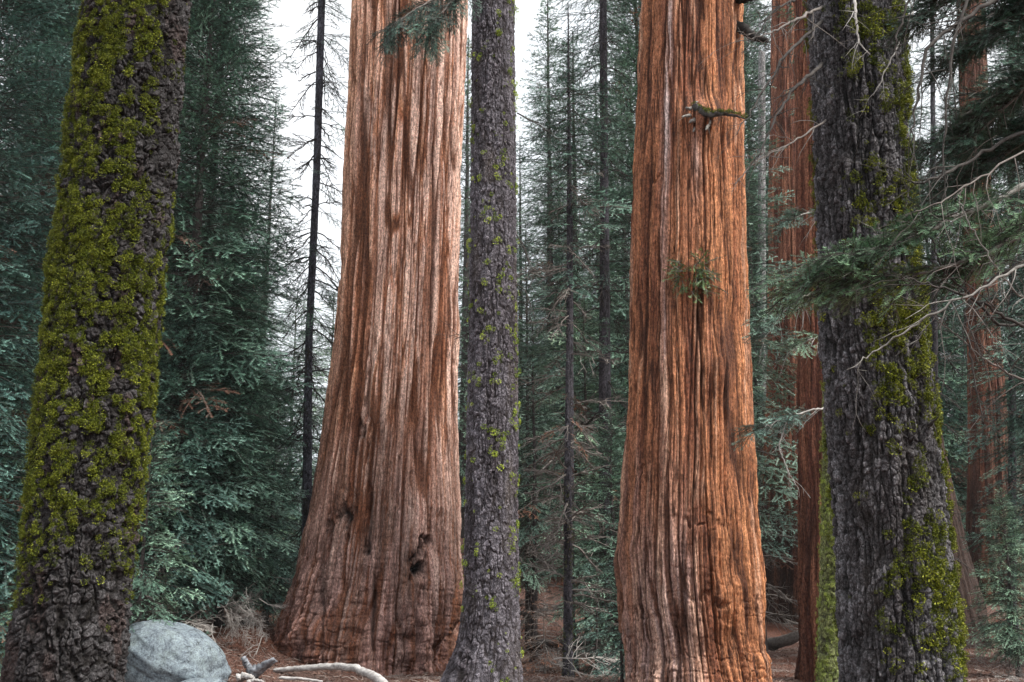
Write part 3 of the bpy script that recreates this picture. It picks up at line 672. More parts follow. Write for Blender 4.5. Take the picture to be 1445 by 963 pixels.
MODELS = {}
def model(key, H, base, Lmax, seed, kind='full', mt='n', r=.10, dead=.0, bare_low=True, tone=(.07, .06, .058), **kw):
    """tree meshes shared by copies: trunk, crown, dead_branches"""
    sp = conifer_specs(H, base, Lmax, seed, r0=r, **kw)
    rs = np.random.RandomState(seed + 5)
    dd = [s for s in sp if rs.rand() < dead]; lv = [s for s in sp if s not in dd] if dead else sp
    V, F, M, C = crown_arrays(lv, kind, seed)
    out = {'H': H}
    out['crown'] = mesh_np('crown', V, F, [M_NEEDSET[mt], M_TWIG_D], M, C, smooth=False)
    if dd:
        V, F, M, C = crown_arrays(dd, kind, seed + 1); out['brown_branches'] = mesh_np('brown_branches', V, F, [M_DEAD, M_TWIG], M, C, smooth=False)
    if bare_low and base > .4:
        bs = []
        for k in range(int(22 * base / 1.5)):
            z = .25 + rs.rand() ** .8 * (base + .8); az = rs.rand() * 6.283
            bs.append((math.cos(az) * r * .8, math.sin(az) * r * .8, z, az, rs.normal(-.15, .25), (.4 + .7 * rs.rand()) * min(1.3, Lmax * .7)))
        V, F, M, C = crown_arrays(bs, 'barefar', seed + 2); out['bare_branches'] = mesh_np('bare_branches', V, F, [M_TWIG, M_TWIG], M, C, smooth=False)
    V, F, C = slim_trunk(H, r, seed + 3, tone=tone, lean=kw.get('lean', 0)); out['trunk'] = mesh_np('trunk', V, F, M_SLIM, col=C)
    MODELS[key] = out
def plant(key, name, label, x, y, rot=0., sc=1.0, group=None, cat='tree', dz=0., sz=None):
    m = MODELS[key]; t = thing(name, label, cat, (x, y, float(ground_z(x, y)) - .03 + dz), group)
    t.rotation_euler = (0, 0, rot); t.scale = (sc, sc, sz or sc)
    for part, me in m.items():
        if part != 'H': link(part, me, t)
    return t
def plant_px(key, name, label, px, Y, rot=0., sc=1.0, **kw): return plant(key, name, label, (px - 722.5) / FPX * Y * 1.0, Y, rot, sc, **kw)

model('young', 7.2, 1.0, 2.0, 41, 'full', 'n', r=.085, dz=.095, per=6, gap=.10, dead=.0)
model('young2', 5.2, .5, 1.5, 42, 'full', 'n', r=.065, dz=.11, per=6, gap=.15, dead=.03)
model('sapling', 2.6, .25, .75, 43, 'full', 'n', r=.03, dz=.11, per=4, gap=.15, bare_low=False)
model('tall', 19.0, 1.2, 3.0, 44, 'full', 'd', r=.17, dz=.135, per=7, gap=.12, power=.5, dead=.03)
model('tall2', 22.0, 1.6, 2.7, 45, 'full', 'n', r=.19, dz=.16, per=7, gap=.15, power=.5, dead=.03)
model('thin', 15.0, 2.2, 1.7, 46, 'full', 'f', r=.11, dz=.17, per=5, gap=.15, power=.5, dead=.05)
model('lacy', 11.0, 3.0, 2.7, 51, 'full', 'f', r=.11, dz=.17, per=5, gap=.22, power=.45, dead=.03, shape='spar')  # brightened needles paint extra light into the middle gap
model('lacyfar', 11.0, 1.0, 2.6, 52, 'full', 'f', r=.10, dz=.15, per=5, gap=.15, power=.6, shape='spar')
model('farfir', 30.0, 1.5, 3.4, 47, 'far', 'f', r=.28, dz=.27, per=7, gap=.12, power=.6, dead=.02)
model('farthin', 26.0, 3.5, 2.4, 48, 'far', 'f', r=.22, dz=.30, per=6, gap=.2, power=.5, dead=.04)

# ------------------------------------------------------------------ planting: (model, photo x, distance, rot, scale)
GD = 'dark firs behind the mossy trunk at the left'
def many(rows, name, group):
    for (key, px, Y, rot, sc, label) in rows: plant_px(key, name, label, px, Y, rot, sc, group=group)
many([
    ('tall', 18, 23, 0.3, 1.0, 'dense dark fir at the left edge beside the mossy trunk'),
    ('tall', -75, 19, 2.1, .9, 'dark fir cut off by the left edge of the picture'),
    ('tall', 100, 31, 4.0, 1.25, 'dark fir directly behind the thick mossy trunk'),
    ('tall2', 20, 37, 1.0, 1.2, 'taller fir rising behind the dark fir at the left edge'),
    ('tall', 250, 27, 5.2, 1.15, 'tall dark fir just right of the mossy trunk, reaching out of the picture'),
    ('tall2', 272, 33, 2.6, 1.15, 'tall fir with rust brown dead sprays high above the boulder'),
    ('tall', 316, 40, 3.3, .85, 'fir behind the bright young fir, its tip below the sky gap'),
    ('tall2', 205, 42, .4, 1.3, 'fir seen in slivers along the right edge of the mossy trunk'),
], 'fir_tree', GD)
many([
    ('young', 322, 27.5, .5, 1.22, 'bright blue green young fir spreading above the boulder'),
    ('young', 385, 33, 2.4, 1.2, 'young fir whose branches reach toward the left flank of the pale sequoia'),
    ('young', 248, 26, 3.9, 1.2, 'young fir between the mossy trunk and the bright young fir'),
    ('young2', 215, 22.5, 1.2, 1.0, 'small drooping fir right beside the mossy trunk above the boulder'),
    ('young2', 15, 20, 4.4, 1.1, 'small fir with bare lower twigs at the left edge'),
    ('young', 362, 38, 5.2, 1.3, 'shaded young fir with a dark stem behind the brush pile'),
    ('lacyfar', 430, 38, 1.7, .95, 'fir closing the foot of the white sky gap beside the slender bare trunk'),
    ('lacyfar', 462, 46, 3.1, 1.25, 'fir just showing past the left flank of the pale sequoia'),
    ('lacyfar', 408, 52, 5.1, 1.35, 'pale feathery fir low in the white sky gap, left of the slender bare trunk'),
], 'young_fir_tree', 'young firs between the mossy trunk and the pale sequoia')
many([
    ('tall2', 915, 34, 1.9, 1.15, 'green fir partly hidden behind the left side of the orange sequoia'),
    ('thin', 745, 38, 3.0, 1.0, 'slim fir right of the grey fir trunk, behind the small firs'),
    ('young', 862, 26, .8, .85, 'tiered young fir close to the left foot of the orange sequoia'),
    ('lacy', 752, 30, 2.2, .85, 'young fir just right of the grey fir trunk'),
    ('lacy', 826, 33, 3.5, 1.0, 'fuller fir standing behind the tiered young fir'),
    ('sapling', 872, 21.5, 1.4, 1.0, 'fir sapling touching the left foot of the orange sequoia'),
    ('lacyfar', 795, 52, 1.1, 1.5, 'pale green fir in the middle of the gap, behind the mossy dead stem'),
    ('sapling', 838, 24.5, 3.1, 1.0, 'fir sapling in the middle of the gap left of the orange sequoia'),
], 'fir_tree', 'firs between the grey trunk and the orange sequoia')
many([
    ('thin', 1062, 36, .6, 1.5, 'slim fir in the gap right of the orange sequoia'),
    ('tall', 1085, 62, 1.6, 1.9, 'fir rising behind the scorched sequoia'),
    ('tall', 1300, 56, 2.9, 1.5, 'dark fir right of the thick moss hung trunk'),
    ('tall', 1535, 29, 3.6, 1.1, 'dark fir whose boughs reach in over the right edge'),
    ('tall2', 1400, 56, 4.4, 1.2, 'fir behind the red barked sequoia'),
    ('young', 1408, 26, .9, .60, 'short fir with flat tiered sprays in front of the red barked sequoia'),
    ('young2', 1485, 21, 2.3, .7, 'small fir at the lower right corner'),
    ('sapling', 1400, 38, 4.1, .8, 'sapling by the flared base of the dark sequoia'),
], 'fir_tree', 'firs at the right of the grove')
rs = np.random.RandomState(7)
far_slots = []
for px in list(range(-60, 400, 46)) + list(range(655, 900, 34)) + list(range(1040, 1180, 34)) + list(range(1270, 1520, 40)):
    for Y in (62, 92): far_slots.append((px + rs.uniform(-14, 14), Y + rs.uniform(-9, 12)))
for px in (735, 778, 815, 850, 890, 1050, 1075):
    far_slots.append((px, 52))
far_slots += [(385, 120), (520, 95), (590, 80), (480, 118), (980, 90), (740, 135), (800, 128), (870, 120)]
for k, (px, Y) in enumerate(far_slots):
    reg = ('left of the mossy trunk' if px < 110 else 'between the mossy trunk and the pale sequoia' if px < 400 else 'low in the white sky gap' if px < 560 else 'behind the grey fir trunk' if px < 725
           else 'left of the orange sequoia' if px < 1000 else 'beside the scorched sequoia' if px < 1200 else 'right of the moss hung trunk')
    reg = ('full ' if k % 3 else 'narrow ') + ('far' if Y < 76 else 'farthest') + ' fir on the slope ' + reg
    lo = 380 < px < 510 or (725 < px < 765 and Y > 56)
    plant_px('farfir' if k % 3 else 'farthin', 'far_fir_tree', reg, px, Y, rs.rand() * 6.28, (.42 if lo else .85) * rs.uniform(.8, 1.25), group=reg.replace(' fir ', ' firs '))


# ------------------------------------------------------------------ traced slim trees with dead and live branches
LIB['near', .5] = [spray(.5, 4000 + k, twig_sp=.030, nl=.022, nsp=.0065, nw=.0068, droop=.2 + .1 * k, bare=.05, axis_r=.003, width=.5, ang=.9) for k in range(3)]
LIB['near', .9] = [spray(.9, 4010 + k, twig_sp=.042, nl=.024, nsp=.0075, nw=.0078, droop=.2 + .1 * k, bare=.05, axis_r=.0045, width=.42, ang=.9) for k in range(3)]
LIB['near', 1.5] = LIB['near', .9]; LIB['near', 2.3] = LIB['near', .9]
def tri_mesh(name, A, mats): V, F, M, C = A; return mesh_np(name, V, F, mats, M, C, smooth=False)
def traced(name, label, rows, D, seed, live=(), bare=(), up=3., group=None, tone=(.05, .047, .055), mossy=0, twigm=None, livem=None, kind='full'):
    T = Trunk(rows, D, up=up).grid(60, 420)
    d, q = fir_bark(T, seed, cw=.05, chh=.10, deep=.010, big=.006); T.verts(d)
    c = (np.array(tone)[None, None] * (.35 + 1.0 * q['k1'][..., None] * (.5 + q['c1'][..., None])))
    org = T.base(); t = thing(name, label, 'tree', org, group); link('trunk', T.mesh('trunk', c, M_FIR, org), t)
    rs = np.random.RandomState(seed)
    def specs(L):
        out = []
        for (y0, y1, n, l0, l1, e0, e1, a0, a1) in L:
            for _ in range(n):
                py = rs.uniform(y0, y1); z = P(722, py, D)[2]; x, r = T.at(z); az = rs.uniform(a0, a1)
                out.append((x - org[0] + math.cos(az) * r * .7, math.sin(az) * r * .7, z - org[2], az, rs.uniform(e0, e1), rs.uniform(l0, l1)))
        return out
    if bare: link('bare_branches', tri_mesh('bare_branches', crown_arrays(specs(bare), 'barefar', seed + 1), [twigm or M_TWIG_D] * 2), t)
    if live: link('crown', tri_mesh('crown', crown_arrays(specs(live), kind, seed + 2), [livem or M_NEEDLE_D, M_TWIG_D]), t)
    if mossy:
        link('moss', moss_mesh('moss', T, sstep(.4, .6, q['w']) * (np.abs(T.V[..., 2] - T.base()[2]) < 4), mossy, .02, M_MOSS, org, seed, (.4, 1.2)), t)
    return T, t
A2 = 2 * PI
traced('bare_fir_tree', 'slender dark trunk with drooping bare branches against the white sky gap', [(0, 449, 459), (240, 442, 452), (480, 431, 441), (600, 428, 440), (870, 425, 441)], 30, 801, tone=(.085, .085, .105),
       live=[(-60, 120, 26, .5, 1.5, -.7, -.2, -1.0, 1.0), (120, 300, 14, .4, 1.3, -.9, -.2, -1.2, 1.0), (-60, 60, 10, .5, 1.3, -.6, 0, 2.2, 4.2), (300, 640, 40, .6, 1.7, -.7, -.1, 0, A2)],
       bare=[(-40, 800, 110, .5, 1.7, -.9, .1, 0, A2)])
traced('fir_tree', 'dark straight trunk with hanging sprays between the grey fir and orange sequoia', [(0, 846, 856), (300, 847, 859), (560, 845, 862), (870, 846, 864)], 29, 811,
       live=[(-80, 60, 46, .7, 1.9, -.5, .2, 0, A2), (60, 260, 22, .6, 1.6, -.5, .1, 0, A2), (300, 540, 22, .5, 1.5, -.6, .1, 0, A2)], bare=[(60, 800, 60, .5, 1.6, -.8, .2, 0, A2)])
traced('fir_tree', 'thin dark fir with a pointed crown left of the dark straight trunk', [(60, 801, 803), (300, 800, 808), (500, 799, 809), (870, 797, 811)], 27, 821, up=1.2,
       live=[(55, 130, 50, .3, .9, -.2, .4, 0, A2), (120, 330, 110, .8, 1.7, -.35, .2, 0, A2), (330, 520, 24, .6, 1.5, -.5, .1, 0, A2)], bare=[(250, 800, 60, .6, 1.6, -.6, .3, 0, A2)], twigm=M_TWIG)
traced('snag', 'thin mossy dead stem with brown needles near its top, standing among pale fallen twigs', [(560, 798, 804), (700, 796, 807), (920, 795, 809)], 24, 831, up=.8,
       live=[(540, 660, 13, .4, .9, -.9, -.2, 0, A2)], livem=M_DEAD, bare=[(560, 860, 44, .5, 1.5, -.6, .6, 0, A2)], mossy=900, twigm=M_TWIG)
traced('fir_tree', 'pale grey distant trunk in the gap right of the orange sequoia', [(150, 1070, 1080), (480, 1069, 1081), (860, 1068, 1083)], 52, 841, tone=(.20, .20, .20), bare=[(200, 800, 30, .5, 1.6, -.5, .1, 0, A2)], mossy=900)
traced('fir_tree', 'thin fir whose drooping sprays screen the red barked sequoia', [(0, 1425, 1432), (480, 1424, 1433), (860, 1422, 1434)], 33, 871, live=[(-60, 560, 110, .8, 2.0, -.5, .1, 0, A2), (560, 740, 26, .5, 1.2, -.5, .1, 0, A2)], bare=[(300, 800, 30, .6, 1.6, -.5, .1, 0, A2)], livem=M_NEEDLE)
traced('fir_tree', 'slim dark stem between the thick moss hung trunk and the red barked sequoia', [(100, 1313, 1319), (480, 1315, 1323), (800, 1316, 1326)], 36, 851, live=[(40, 330, 44, .6, 1.7, -.5, .1, 0, A2)], bare=[(200, 800, 40, .5, 1.6, -.6, .1, 0, A2)])

traced('fir_tree', 'fir mostly hidden by the thick grey trunk, its sprays veiling the scorched sequoia', [(0, 1192, 1200), (480, 1192, 1202), (860, 1190, 1204)], 30, 861,
       live=[(-80, 170, 60, 1.2, 2.3, -.5, .1, 2.2, 4.0), (250, 560, 26, .9, 1.8, -.5, .1, 2.4, 3.9), (0, 560, 30, .9, 2.2, -.5, .1, -1, 1)], bare=[(100, 700, 26, .6, 1.6, -.5, .1, 0, A2)], livem=M_NEEDLE)

# ------------------------------------------------------------------ limbs
M_STONE = plain('grey_stone', (.07, .075, .085), (.42, .44, .48), 9, bump=.8)
M_CHAR = plain('blackened_limb', (.006, .005, .0045), (.022, .018, .014), 8, bump=1.0)
def limb_soup(pts, r0, r1, seed, twigs=0, tl=.3, sides=7, wob=.12, drop=-.3, S=None, m=1):
    """pts in photo pixels with a distance each -> bent limb with twigs"""
    rs = np.random.RandomState(seed); S = S or Soup()
    K = np.array([P(*p) for p in pts]); n = 9 * (len(K) - 1) + 1; t = np.linspace(0, len(K) - 1, n); k0 = np.arange(len(K))
    A = np.stack([np.interp(t, k0, K[:, i]) for i in range(3)], -1)
    ker = np.array([.25, .5, .25])
    for _ in range(3): A[1:-1] = np.stack([np.convolve(A[:, i], ker, 'valid') for i in range(3)], -1)
    L = np.linalg.norm(np.diff(A, axis=0), axis=1).sum(); A[1:-1] += rs.normal(0, min(L * .004, .006), (n - 2, 3))
    rad = np.linspace(r0, r1, n); S.tube(A, rad, sides, m, (0, 0, 0), wob, rs)
    D = np.gradient(A, axis=0); D /= np.linalg.norm(D, axis=1)[:, None]
    for k in range(twigs):
        i = rs.randint(2, n - 1); d = D[i] + rs.normal(0, .75, 3) + np.array([0, 0, drop]); d /= np.linalg.norm(d); l = tl * (.4 + rs.rand())
        u = np.linspace(0, 1, 6); q = A[i] + d * l * u[:, None] + np.array([0, 0, -.25]) * l * u[:, None] ** 2 + np.cumsum(rs.normal(0, .03 * l, (6, 3)), 0) * (u[:, None] > 0)
        rr = min(rad[i] * .5, .005); S.tube(q, np.linspace(rr, .0012, 6), 4, m)
        for _ in range(rs.randint(0, 4)):
            j = rs.randint(1, 5); dd = d + rs.normal(0, .7, 3); dd /= np.linalg.norm(dd); ll = l * .45 * (.4 + rs.rand())
            S.tube(np.array([q[j], q[j] + dd * ll * .5 + rs.normal(0, .03 * ll, 3), q[j] + dd * ll]), [rr * .4 + .0008, .0015, .001], 3, m)
    return S, A, D
def sprays_on(A, D, n, seed, kind, l0, l1, t0=.1, droop=(-.9, .1), spread=1.2, i_rad=None):
    rs = np.random.RandomState(seed); out = []
    for _ in range(n):
        f = t0 + (1 - t0) * rs.rand(); i = int(f * (len(A) - 1)); d = D[i]; az = math.atan2(d[1], d[0]) + rs.choice([-1, 1]) * rs.uniform(.2, spread)
        out.append((*A[i], az, rs.uniform(*droop), rs.uniform(l0, l1)))
    return crown_arrays(out, kind, seed + 1)
def soup_mesh(name, S, mats, org): V, F, M, C = S.arrays(); return mesh_np(name, V - np.asarray(org), F, mats, M, C, smooth=True)
def arr_mesh(name, A, mats, org): V, F, M, C = A; return mesh_np(name, V - np.asarray(org), F, mats, M, C, smooth=False)
def add_limb(t, org, pts, r0, r1, seed, mt, twigs=0, tl=.3, name='branch', drop=-.3, leaf=None):
    S, A, D = limb_soup(pts, r0, r1, seed, twigs, tl, drop=drop)
    b = link(name, soup_mesh(name, S, [mt, mt], org), t)
    if leaf:
        n, kind, l0, l1, lm, kw = leaf
        link('foliage', arr_mesh('foliage', sprays_on(A, D, n, seed + 9, kind, l0, l1, **kw), [lm, M_TWIG_D], (0, 0, 0)), b).location = tuple(-np.asarray(org))
    return A, D
oA = tuple(tC.location)
def surf(T, px, py, out=0.):
    z = P(px, py, T.D)[2]; x, r = T.at(z); xx = P(px, py, T.D - r * .9)[0]
    return T.D - math.sqrt(max(r * r - (xx - x) ** 2, 0)) - out
# orange sequoia: broken stub with its arm, upper limb, green sprig
yC = surf(TC, 985, 160)
S = Soup()
for k, (pts, r0_, r1_) in enumerate([([(1003, 168, yC + .25), (988, 165, yC - .02), (974, 172, yC - .22)], .13, .03), ([(1003, 160, yC + .25), (985, 156, yC - .05), (968, 152, yC - .20)], .10, .02), ([(1000, 172, yC + .2), (985, 175, yC), (978, 186, yC - .12)], .09, .015), ([(1000, 160, yC + .2), (992, 150, yC - .05), (982, 144, yC - .16)], .09, .02), ([(1000, 166, yC + .2), (978, 162, yC - .1), (962, 165, yC - .3)], .08, .012), ([(1010, 166, yC + .2), (1002, 172, yC - .1), (996, 184, yC - .2)], .07, .015)]):
    limb_soup(pts, r0_, r1_, 900 + k, 2, .18, sides=9, wob=.4, S=S)
stub = link('broken_branch', soup_mesh('broken_branch', S, [M_TWIG_PS, M_TWIG_PS], oA), tC)
S, A, D = limb_soup([(980, 150, yC - .15), (1000, 163, yC - .40), (1022, 160, yC - .5), (1052, 168, yC - .5)], .075, .012, 901, twigs=14, tl=.4, sides=9, wob=.38)
link('snapped_arm', soup_mesh('snapped_arm', S, [M_TWIG_D, M_TWIG_D], oA), stub)
rs = np.random.RandomState(903); n = 110; ii = rs.randint(0, len(A), n)
V, F, M, C = scatter(TUFTS, rs.randint(0, 5, n), frames(rs.rand(n) * 6.3, rs.rand(n) * .5, rs.rand(n), .9 + rs.rand(n) * .9), A[ii] + [0, 0, .05] + rs.normal(0, .02, (n, 3)), rs.rand(n))
link('moss', mesh_np('moss', V - np.array(oA), F, M_MOSS, col=C, smooth=False), stub)
add_limb(tC, oA, [(1030, 36, 20.6), (1048, 40, 20.3), (1062, 52, 20.1), (1084, 58, 20.0)], .15, .05, 905, M_CHAR, twigs=6, tl=.5, name='broken_limb')
add_limb(tC, oA, [(1030, 0, 20.6), (1050, -2, 20.2), (1075, -8, 20.0)], .12, .08, 906, M_CHAR, name='broken_limb')
ys = surf(TC, 978, 388)
rs = np.random.RandomState(907); o0 = P(975, 385, ys + .05); sp = []
for k in range(70):
    az = rs.uniform(-PI * .98, -.02); sp.append((o0[0] + rs.normal(0, .13), o0[1], o0[2] + rs.normal(0, .12), az, rs.uniform(-1.1, .5), rs.uniform(.28, .66)))
V, F, M, C = crown_arrays(sp, 'full', 908)
link('sprig', mesh_np('sprig', V - np.array(oA), F, [M_SEQLEAF, M_TWIG], M, C, smooth=False), tC)
# dark spray hanging in front of the pale sequoia's top, from the grey fir
oB = tuple(tB.location)
for pts, n in (([(690, -60, 15.9), (640, -20, 15.2), (590, 12, 14.8), (545, 40, 14.6)], 26), ([(690, -70, 15.9), (655, -22, 15.0), (630, 12, 14.7), (600, 42, 14.5)], 22)):
    add_limb(tB, oB, pts, .03, .005, 910 + n, M_TWIG, twigs=10, tl=.3, leaf=(n * 2, 'near', .30, .75, M_CEDARD, dict(t0=.2, droop=(-1.45, -.3), spread=1.6)))
for k, (pts) in enumerate([[(728, 330, 16), (740, 350, 15.9), (752, 385, 15.8)], [(728, 400, 16), (742, 410, 15.8), (755, 450, 15.7)], [(662, 470, 16), (640, 480, 15.8)], [(730, 160, 16), (762, 178, 15.6), (800, 205, 15.4)]]):
    add_limb(tB, oB, pts, .012, .003, 930 + k, M_TWIG_D, twigs=10, tl=.45)
# thick right fir: dead branches reaching left across the gap, and pale twigs over its bark
oD = tuple(tD.location)
for k, (pts, r, tw, mt) in enumerate([
    ([(1160, 30, 8.8), (1110, 75, 8.2), (1075, 130, 8.0), (1040, 190, 7.8)], .016, 20, M_TWIG_D),
    ([(1160, 90, 8.8), (1120, 125, 8.3), (1085, 185, 8.1), (1062, 240, 8.0)], .018, 22, M_TWIG_D),
    ([(1160, 10, 8.8), (1120, 30, 8.2), (1080, 50, 7.9), (1040, 60, 7.8)], .014, 18, M_TWIG),
    ([(1165, 170, 8.8), (1120, 200, 8.5), (1070, 225, 8.3), (1035, 262, 8.2)], .010, 16, M_TWIG),
    ([(1160, -40, 8.8), (1130, -5, 8.2), (1090, 15, 7.9), (1060, 60, 7.8)], .014, 18, M_TWIG_D),
    ([(1205, -10, 8.2), (1208, 30, 8.0), (1212, 60, 8.0), (1228, 78, 8.0)], .014, 4, M_TWIG_P),
    ([(1270, -60, 8.6), (1290, 20, 8.0), (1262, 75, 7.9), (1232, 135, 7.9)], .010, 3, M_TWIG_P),
    ([(1300, 610, 8.9), (1312, 600, 8.6), (1325, 588, 8.5)], .030, 2, M_TWIG_D)]):
    add_limb(tD, oD, pts, r, .003, 940 + k, mt, twigs=tw, tl=.30)
# lichen trunk: bright sprays in front of the scorched sequoia
oD2 = tuple(tD2.location)
for k, (pts, n) in enumerate([([(1172, 418, 11.4), (1140, 415, 11.0), (1105, 440, 10.8), (1085, 470, 10.7)], 26), ([(1172, 575, 11.4), (1140, 580, 11.0), (1105, 592, 10.8), (1072, 606, 10.7)], 24),
                              ([(1172, 300, 11.4), (1140, 300, 11.2), (1115, 310, 11.0)], 16), ([(1172, 470, 11.4), (1140, 480, 11.2), (1110, 500, 11.0)], 14)]):
    add_limb(tD2, oD2, pts, .012, .003, 960 + k, M_TWIG_P, twigs=8, tl=.35, leaf=(n, 'near', .20, .42, M_NEEDLE, dict(t0=.2, droop=(-.5, .2), spread=1.0)))
add_limb(tD2, oD2, [(1110, 596, 10.8), (1098, 630, 10.7), (1112, 665, 10.7), (1126, 690, 10.7)], .008, .003, 968, M_TWIG_P, twigs=10, tl=.16)

# big fir just outside the right edge whose boughs reach in
def edge_fir():
    bx, by = 4.35, 6.8; bz = float(ground_z(bx, by)); org = (bx, by, bz)
    t = thing('fir_tree', 'fir at the upper right, its boughs and bare twigs crossing the thick mossy trunk', 'tree', org)
    M_TWIG_P = M_TWIG_PS
    V, F, C = slim_trunk(11, .26, 70, sides=24); link('trunk', mesh_np('trunk', V, F, M_SLIM, col=C), t)
    base = (1640, 200, 6.8)
    green = [([(1640, 90, 6.8), (1500, 235, 6.6), (1390, 290, 6.5), (1300, 330, 6.5), (1215, 365, 6.5), (1135, 402, 6.6)], 62),
             ([(1640, 150, 6.8), (1500, 300, 6.5), (1400, 355, 6.4), (1310, 385, 6.5), (1200, 400, 6.6)], 46),
             ([(1640, -60, 6.8), (1520, 60, 6.7), (1440, 130, 6.7), (1370, 200, 6.8)], 50),
             ([(1640, -160, 6.8), (1520, -40, 6.9), (1440, 30, 7.0), (1360, 70, 7.0)], 46),
             ([(1640, 10, 6.8), (1520, 150, 7.2), (1430, 210, 7.4), (1350, 270, 7.4)], 46),
             ([(1640, -220, 6.8), (1500, -90, 7.2), (1400, -30, 7.4), (1310, 20, 7.4)], 36)]
    for k, (pts, n) in enumerate(green):
        add_limb(t, org, pts, .03, .003, 980 + k, M_TWIG_P if k == 0 else M_TWIG, twigs=12, tl=.3, leaf=(int(n * (2.0 if k > 1 else 1.05)), 'near', .25, .60, M_CEDARD if k > 1 else M_CEDAR, dict(t0=.3, droop=(-.35, .12), spread=1.1)))
    dead = [([(1640, 260, 6.8), (1445, 375, 6.1), (1330, 435, 6.0), (1250, 485, 6.1), (1195, 522, 6.1)], .010, M_TWIG_P, 16),
            ([(1640, 560, 6.8), (1445, 460, 6.2), (1370, 420, 6.1), (1300, 398, 6.1), (1268, 388, 6.1)], .013, M_TWIG_D, 16),
            ([(1640, 100, 6.8), (1400, 240, 6.2), (1330, 285, 6.1), (1290, 300, 6.1)], .008, M_TWIG, 14),
            ([(1640, 420, 6.8), (1480, 450, 6.4), (1420, 400, 6.2), (1375, 330, 6.1), (1352, 285, 6.1)], .008, M_TWIG_P, 12),
            ([(1640, -120, 6.8), (1400, 0, 6.5), (1310, 60, 6.4), (1290, 160, 6.4), (1285, 235, 6.4)], .020, M_TWIG_D, 16),
            ([(1640, -200, 6.8), (1380, -60, 6.5), (1345, 60, 6.4), (1330, 200, 6.4), (1340, 330, 6.4)], .016, M_TWIG_D, 14),
            ([(1640, 120, 6.8), (1430, 190, 6.6), (1330, 250, 6.4), (1290, 262, 6.4), (1270, 230, 6.4)], .016, M_TWIG_D, 12),
            ([(1640, 300, 6.8), (1420, 380, 6.5), (1360, 430, 6.4), (1372, 520, 6.4), (1388, 600, 6.4)], .014, M_TWIG_D, 12),
            ([(1640, 380, 6.8), (1420, 470, 6.6), (1330, 380, 6.5), (1300, 300, 6.5)], .014, M_TWIG_D, 12),
            ([(1640, -260, 6.8), (1420, -60, 6.6), (1290, -20, 6.4), (1262, 60, 6.4), (1268, 110, 6.4)], .014, M_TWIG_D, 12),
            ([(1640, 480, 6.8), (1445, 540, 6.6), (1380, 500, 6.5), (1310, 440, 6.5)], .010, M_TWIG, 14)]
    for k, (pts, r, mt, tw) in enumerate(dead): add_limb(t, org, pts, r, .003, 1000 + k, mt, twigs=tw, tl=.42, name='bare_branch')
edge_fir()

# ------------------------------------------------------------------ boulders, logs, brush
def rock(name, label, cx, cy_, cz, rx, ry, rz, seed, m, cat='rock', res=110, cut=.0, group=None, rotz=0., sq=2.4, tilt=0.):
    th = np.linspace(0, 2 * PI, res, endpoint=False); ph = np.linspace(-PI / 2, PI / 2, res // 2 + 1)
    TH, PH = np.meshgrid(th, ph); x = np.cos(PH) * np.cos(TH); y = np.cos(PH) * np.sin(TH); z = np.sin(PH)
    k = (np.abs(x) ** sq + np.abs(y) ** sq + np.abs(z) ** sq) ** (-1 / sq)
    rs = np.random.RandomState(seed); f = np.ones_like(x) * 9
    for _ in range(11):                                    # broken faces
        n = rs.normal(size=3); n /= np.linalg.norm(n); f = np.minimum(f, (.80 + .22 * rs.rand()) / np.maximum(x * n[0] + y * n[1] + z * n[2], .05))
    k = np.minimum(k, f * 1.04) * .45 + k * .55 * np.minimum(1, f)
    N = lambda s_, q: noise2(x * s_ + z * s_ * 1.7 + seed, y * s_ - z * s_ * 1.3, q, 5) - .5
    k = k * (1 + .16 * N(1.6, seed + 1) + .05 * N(6, seed + 2) + .02 * N(20, seed + 3))
    X = k * x * rx; Y = k * y * ry; Z = k * z * rz + X * tilt
    V = np.stack([X, Y, Z], -1).reshape(-1, 3); nt = res; i = np.arange(len(ph) - 1)[:, None] * nt; j = np.arange(nt)[None]; kk = (j + 1) % nt
    F = np.stack([i + j, i + kk, i + nt + kk, i + nt + j], -1).reshape(-1, 4)
    o = link(name, mesh_np(name, V, F, m)); o.location = (cx, cy_, cz); o.rotation_euler = (0, 0, rotz); tag(o, label, cat, group); return o
def granite():
    m, nt, b = mat('lichened_granite'); v = coords(nt, (1, 1, 1))
    n1 = nd(nt, 'ShaderNodeTexNoise', Scale=2.2, Detail=8.0, Roughness=.7); n2 = nd(nt, 'ShaderNodeTexNoise', Scale=28.0, Detail=5.0, Roughness=.8); n3 = nd(nt, 'ShaderNodeTexNoise', Scale=7.0, Detail=8.0, Roughness=.75)
    for n in (n1, n2, n3): nt.links.new(v, n.inputs['Vector'])
    a = ramp(nt, n1.outputs['Fac'], [(.35, (.12, .15, .18)), (.5, (.19, .23, .262)), (.65, (.165, .20, .212))])
    l = ramp(nt, n3.outputs['Fac'], [(.36, (.30, .31, .28)), (.44, (.9, .9, .9)), (.64, (1.5, 1.52, 1.42))])
    g = ramp(nt, n2.outputs['Fac'], [(.35, (.6, .6, .62)), (.62, (1.25, 1.25, 1.25))])
    c = mix(nt, mix(nt, a, l, 1.0, 'MULTIPLY'), g, 1.0, 'MULTIPLY'); nt.links.new(c, b.inputs['Base Color']); b.inputs['Roughness'].default_value = .9
    bp = nd(nt, 'ShaderNodeBump', Strength=.7, Distance=.04); nt.links.new(n3.outputs['Fac'], bp.inputs['Height']); nt.links.new(bp.outputs['Normal'], b.inputs['Normal']); return m
M_ROCK = granite()
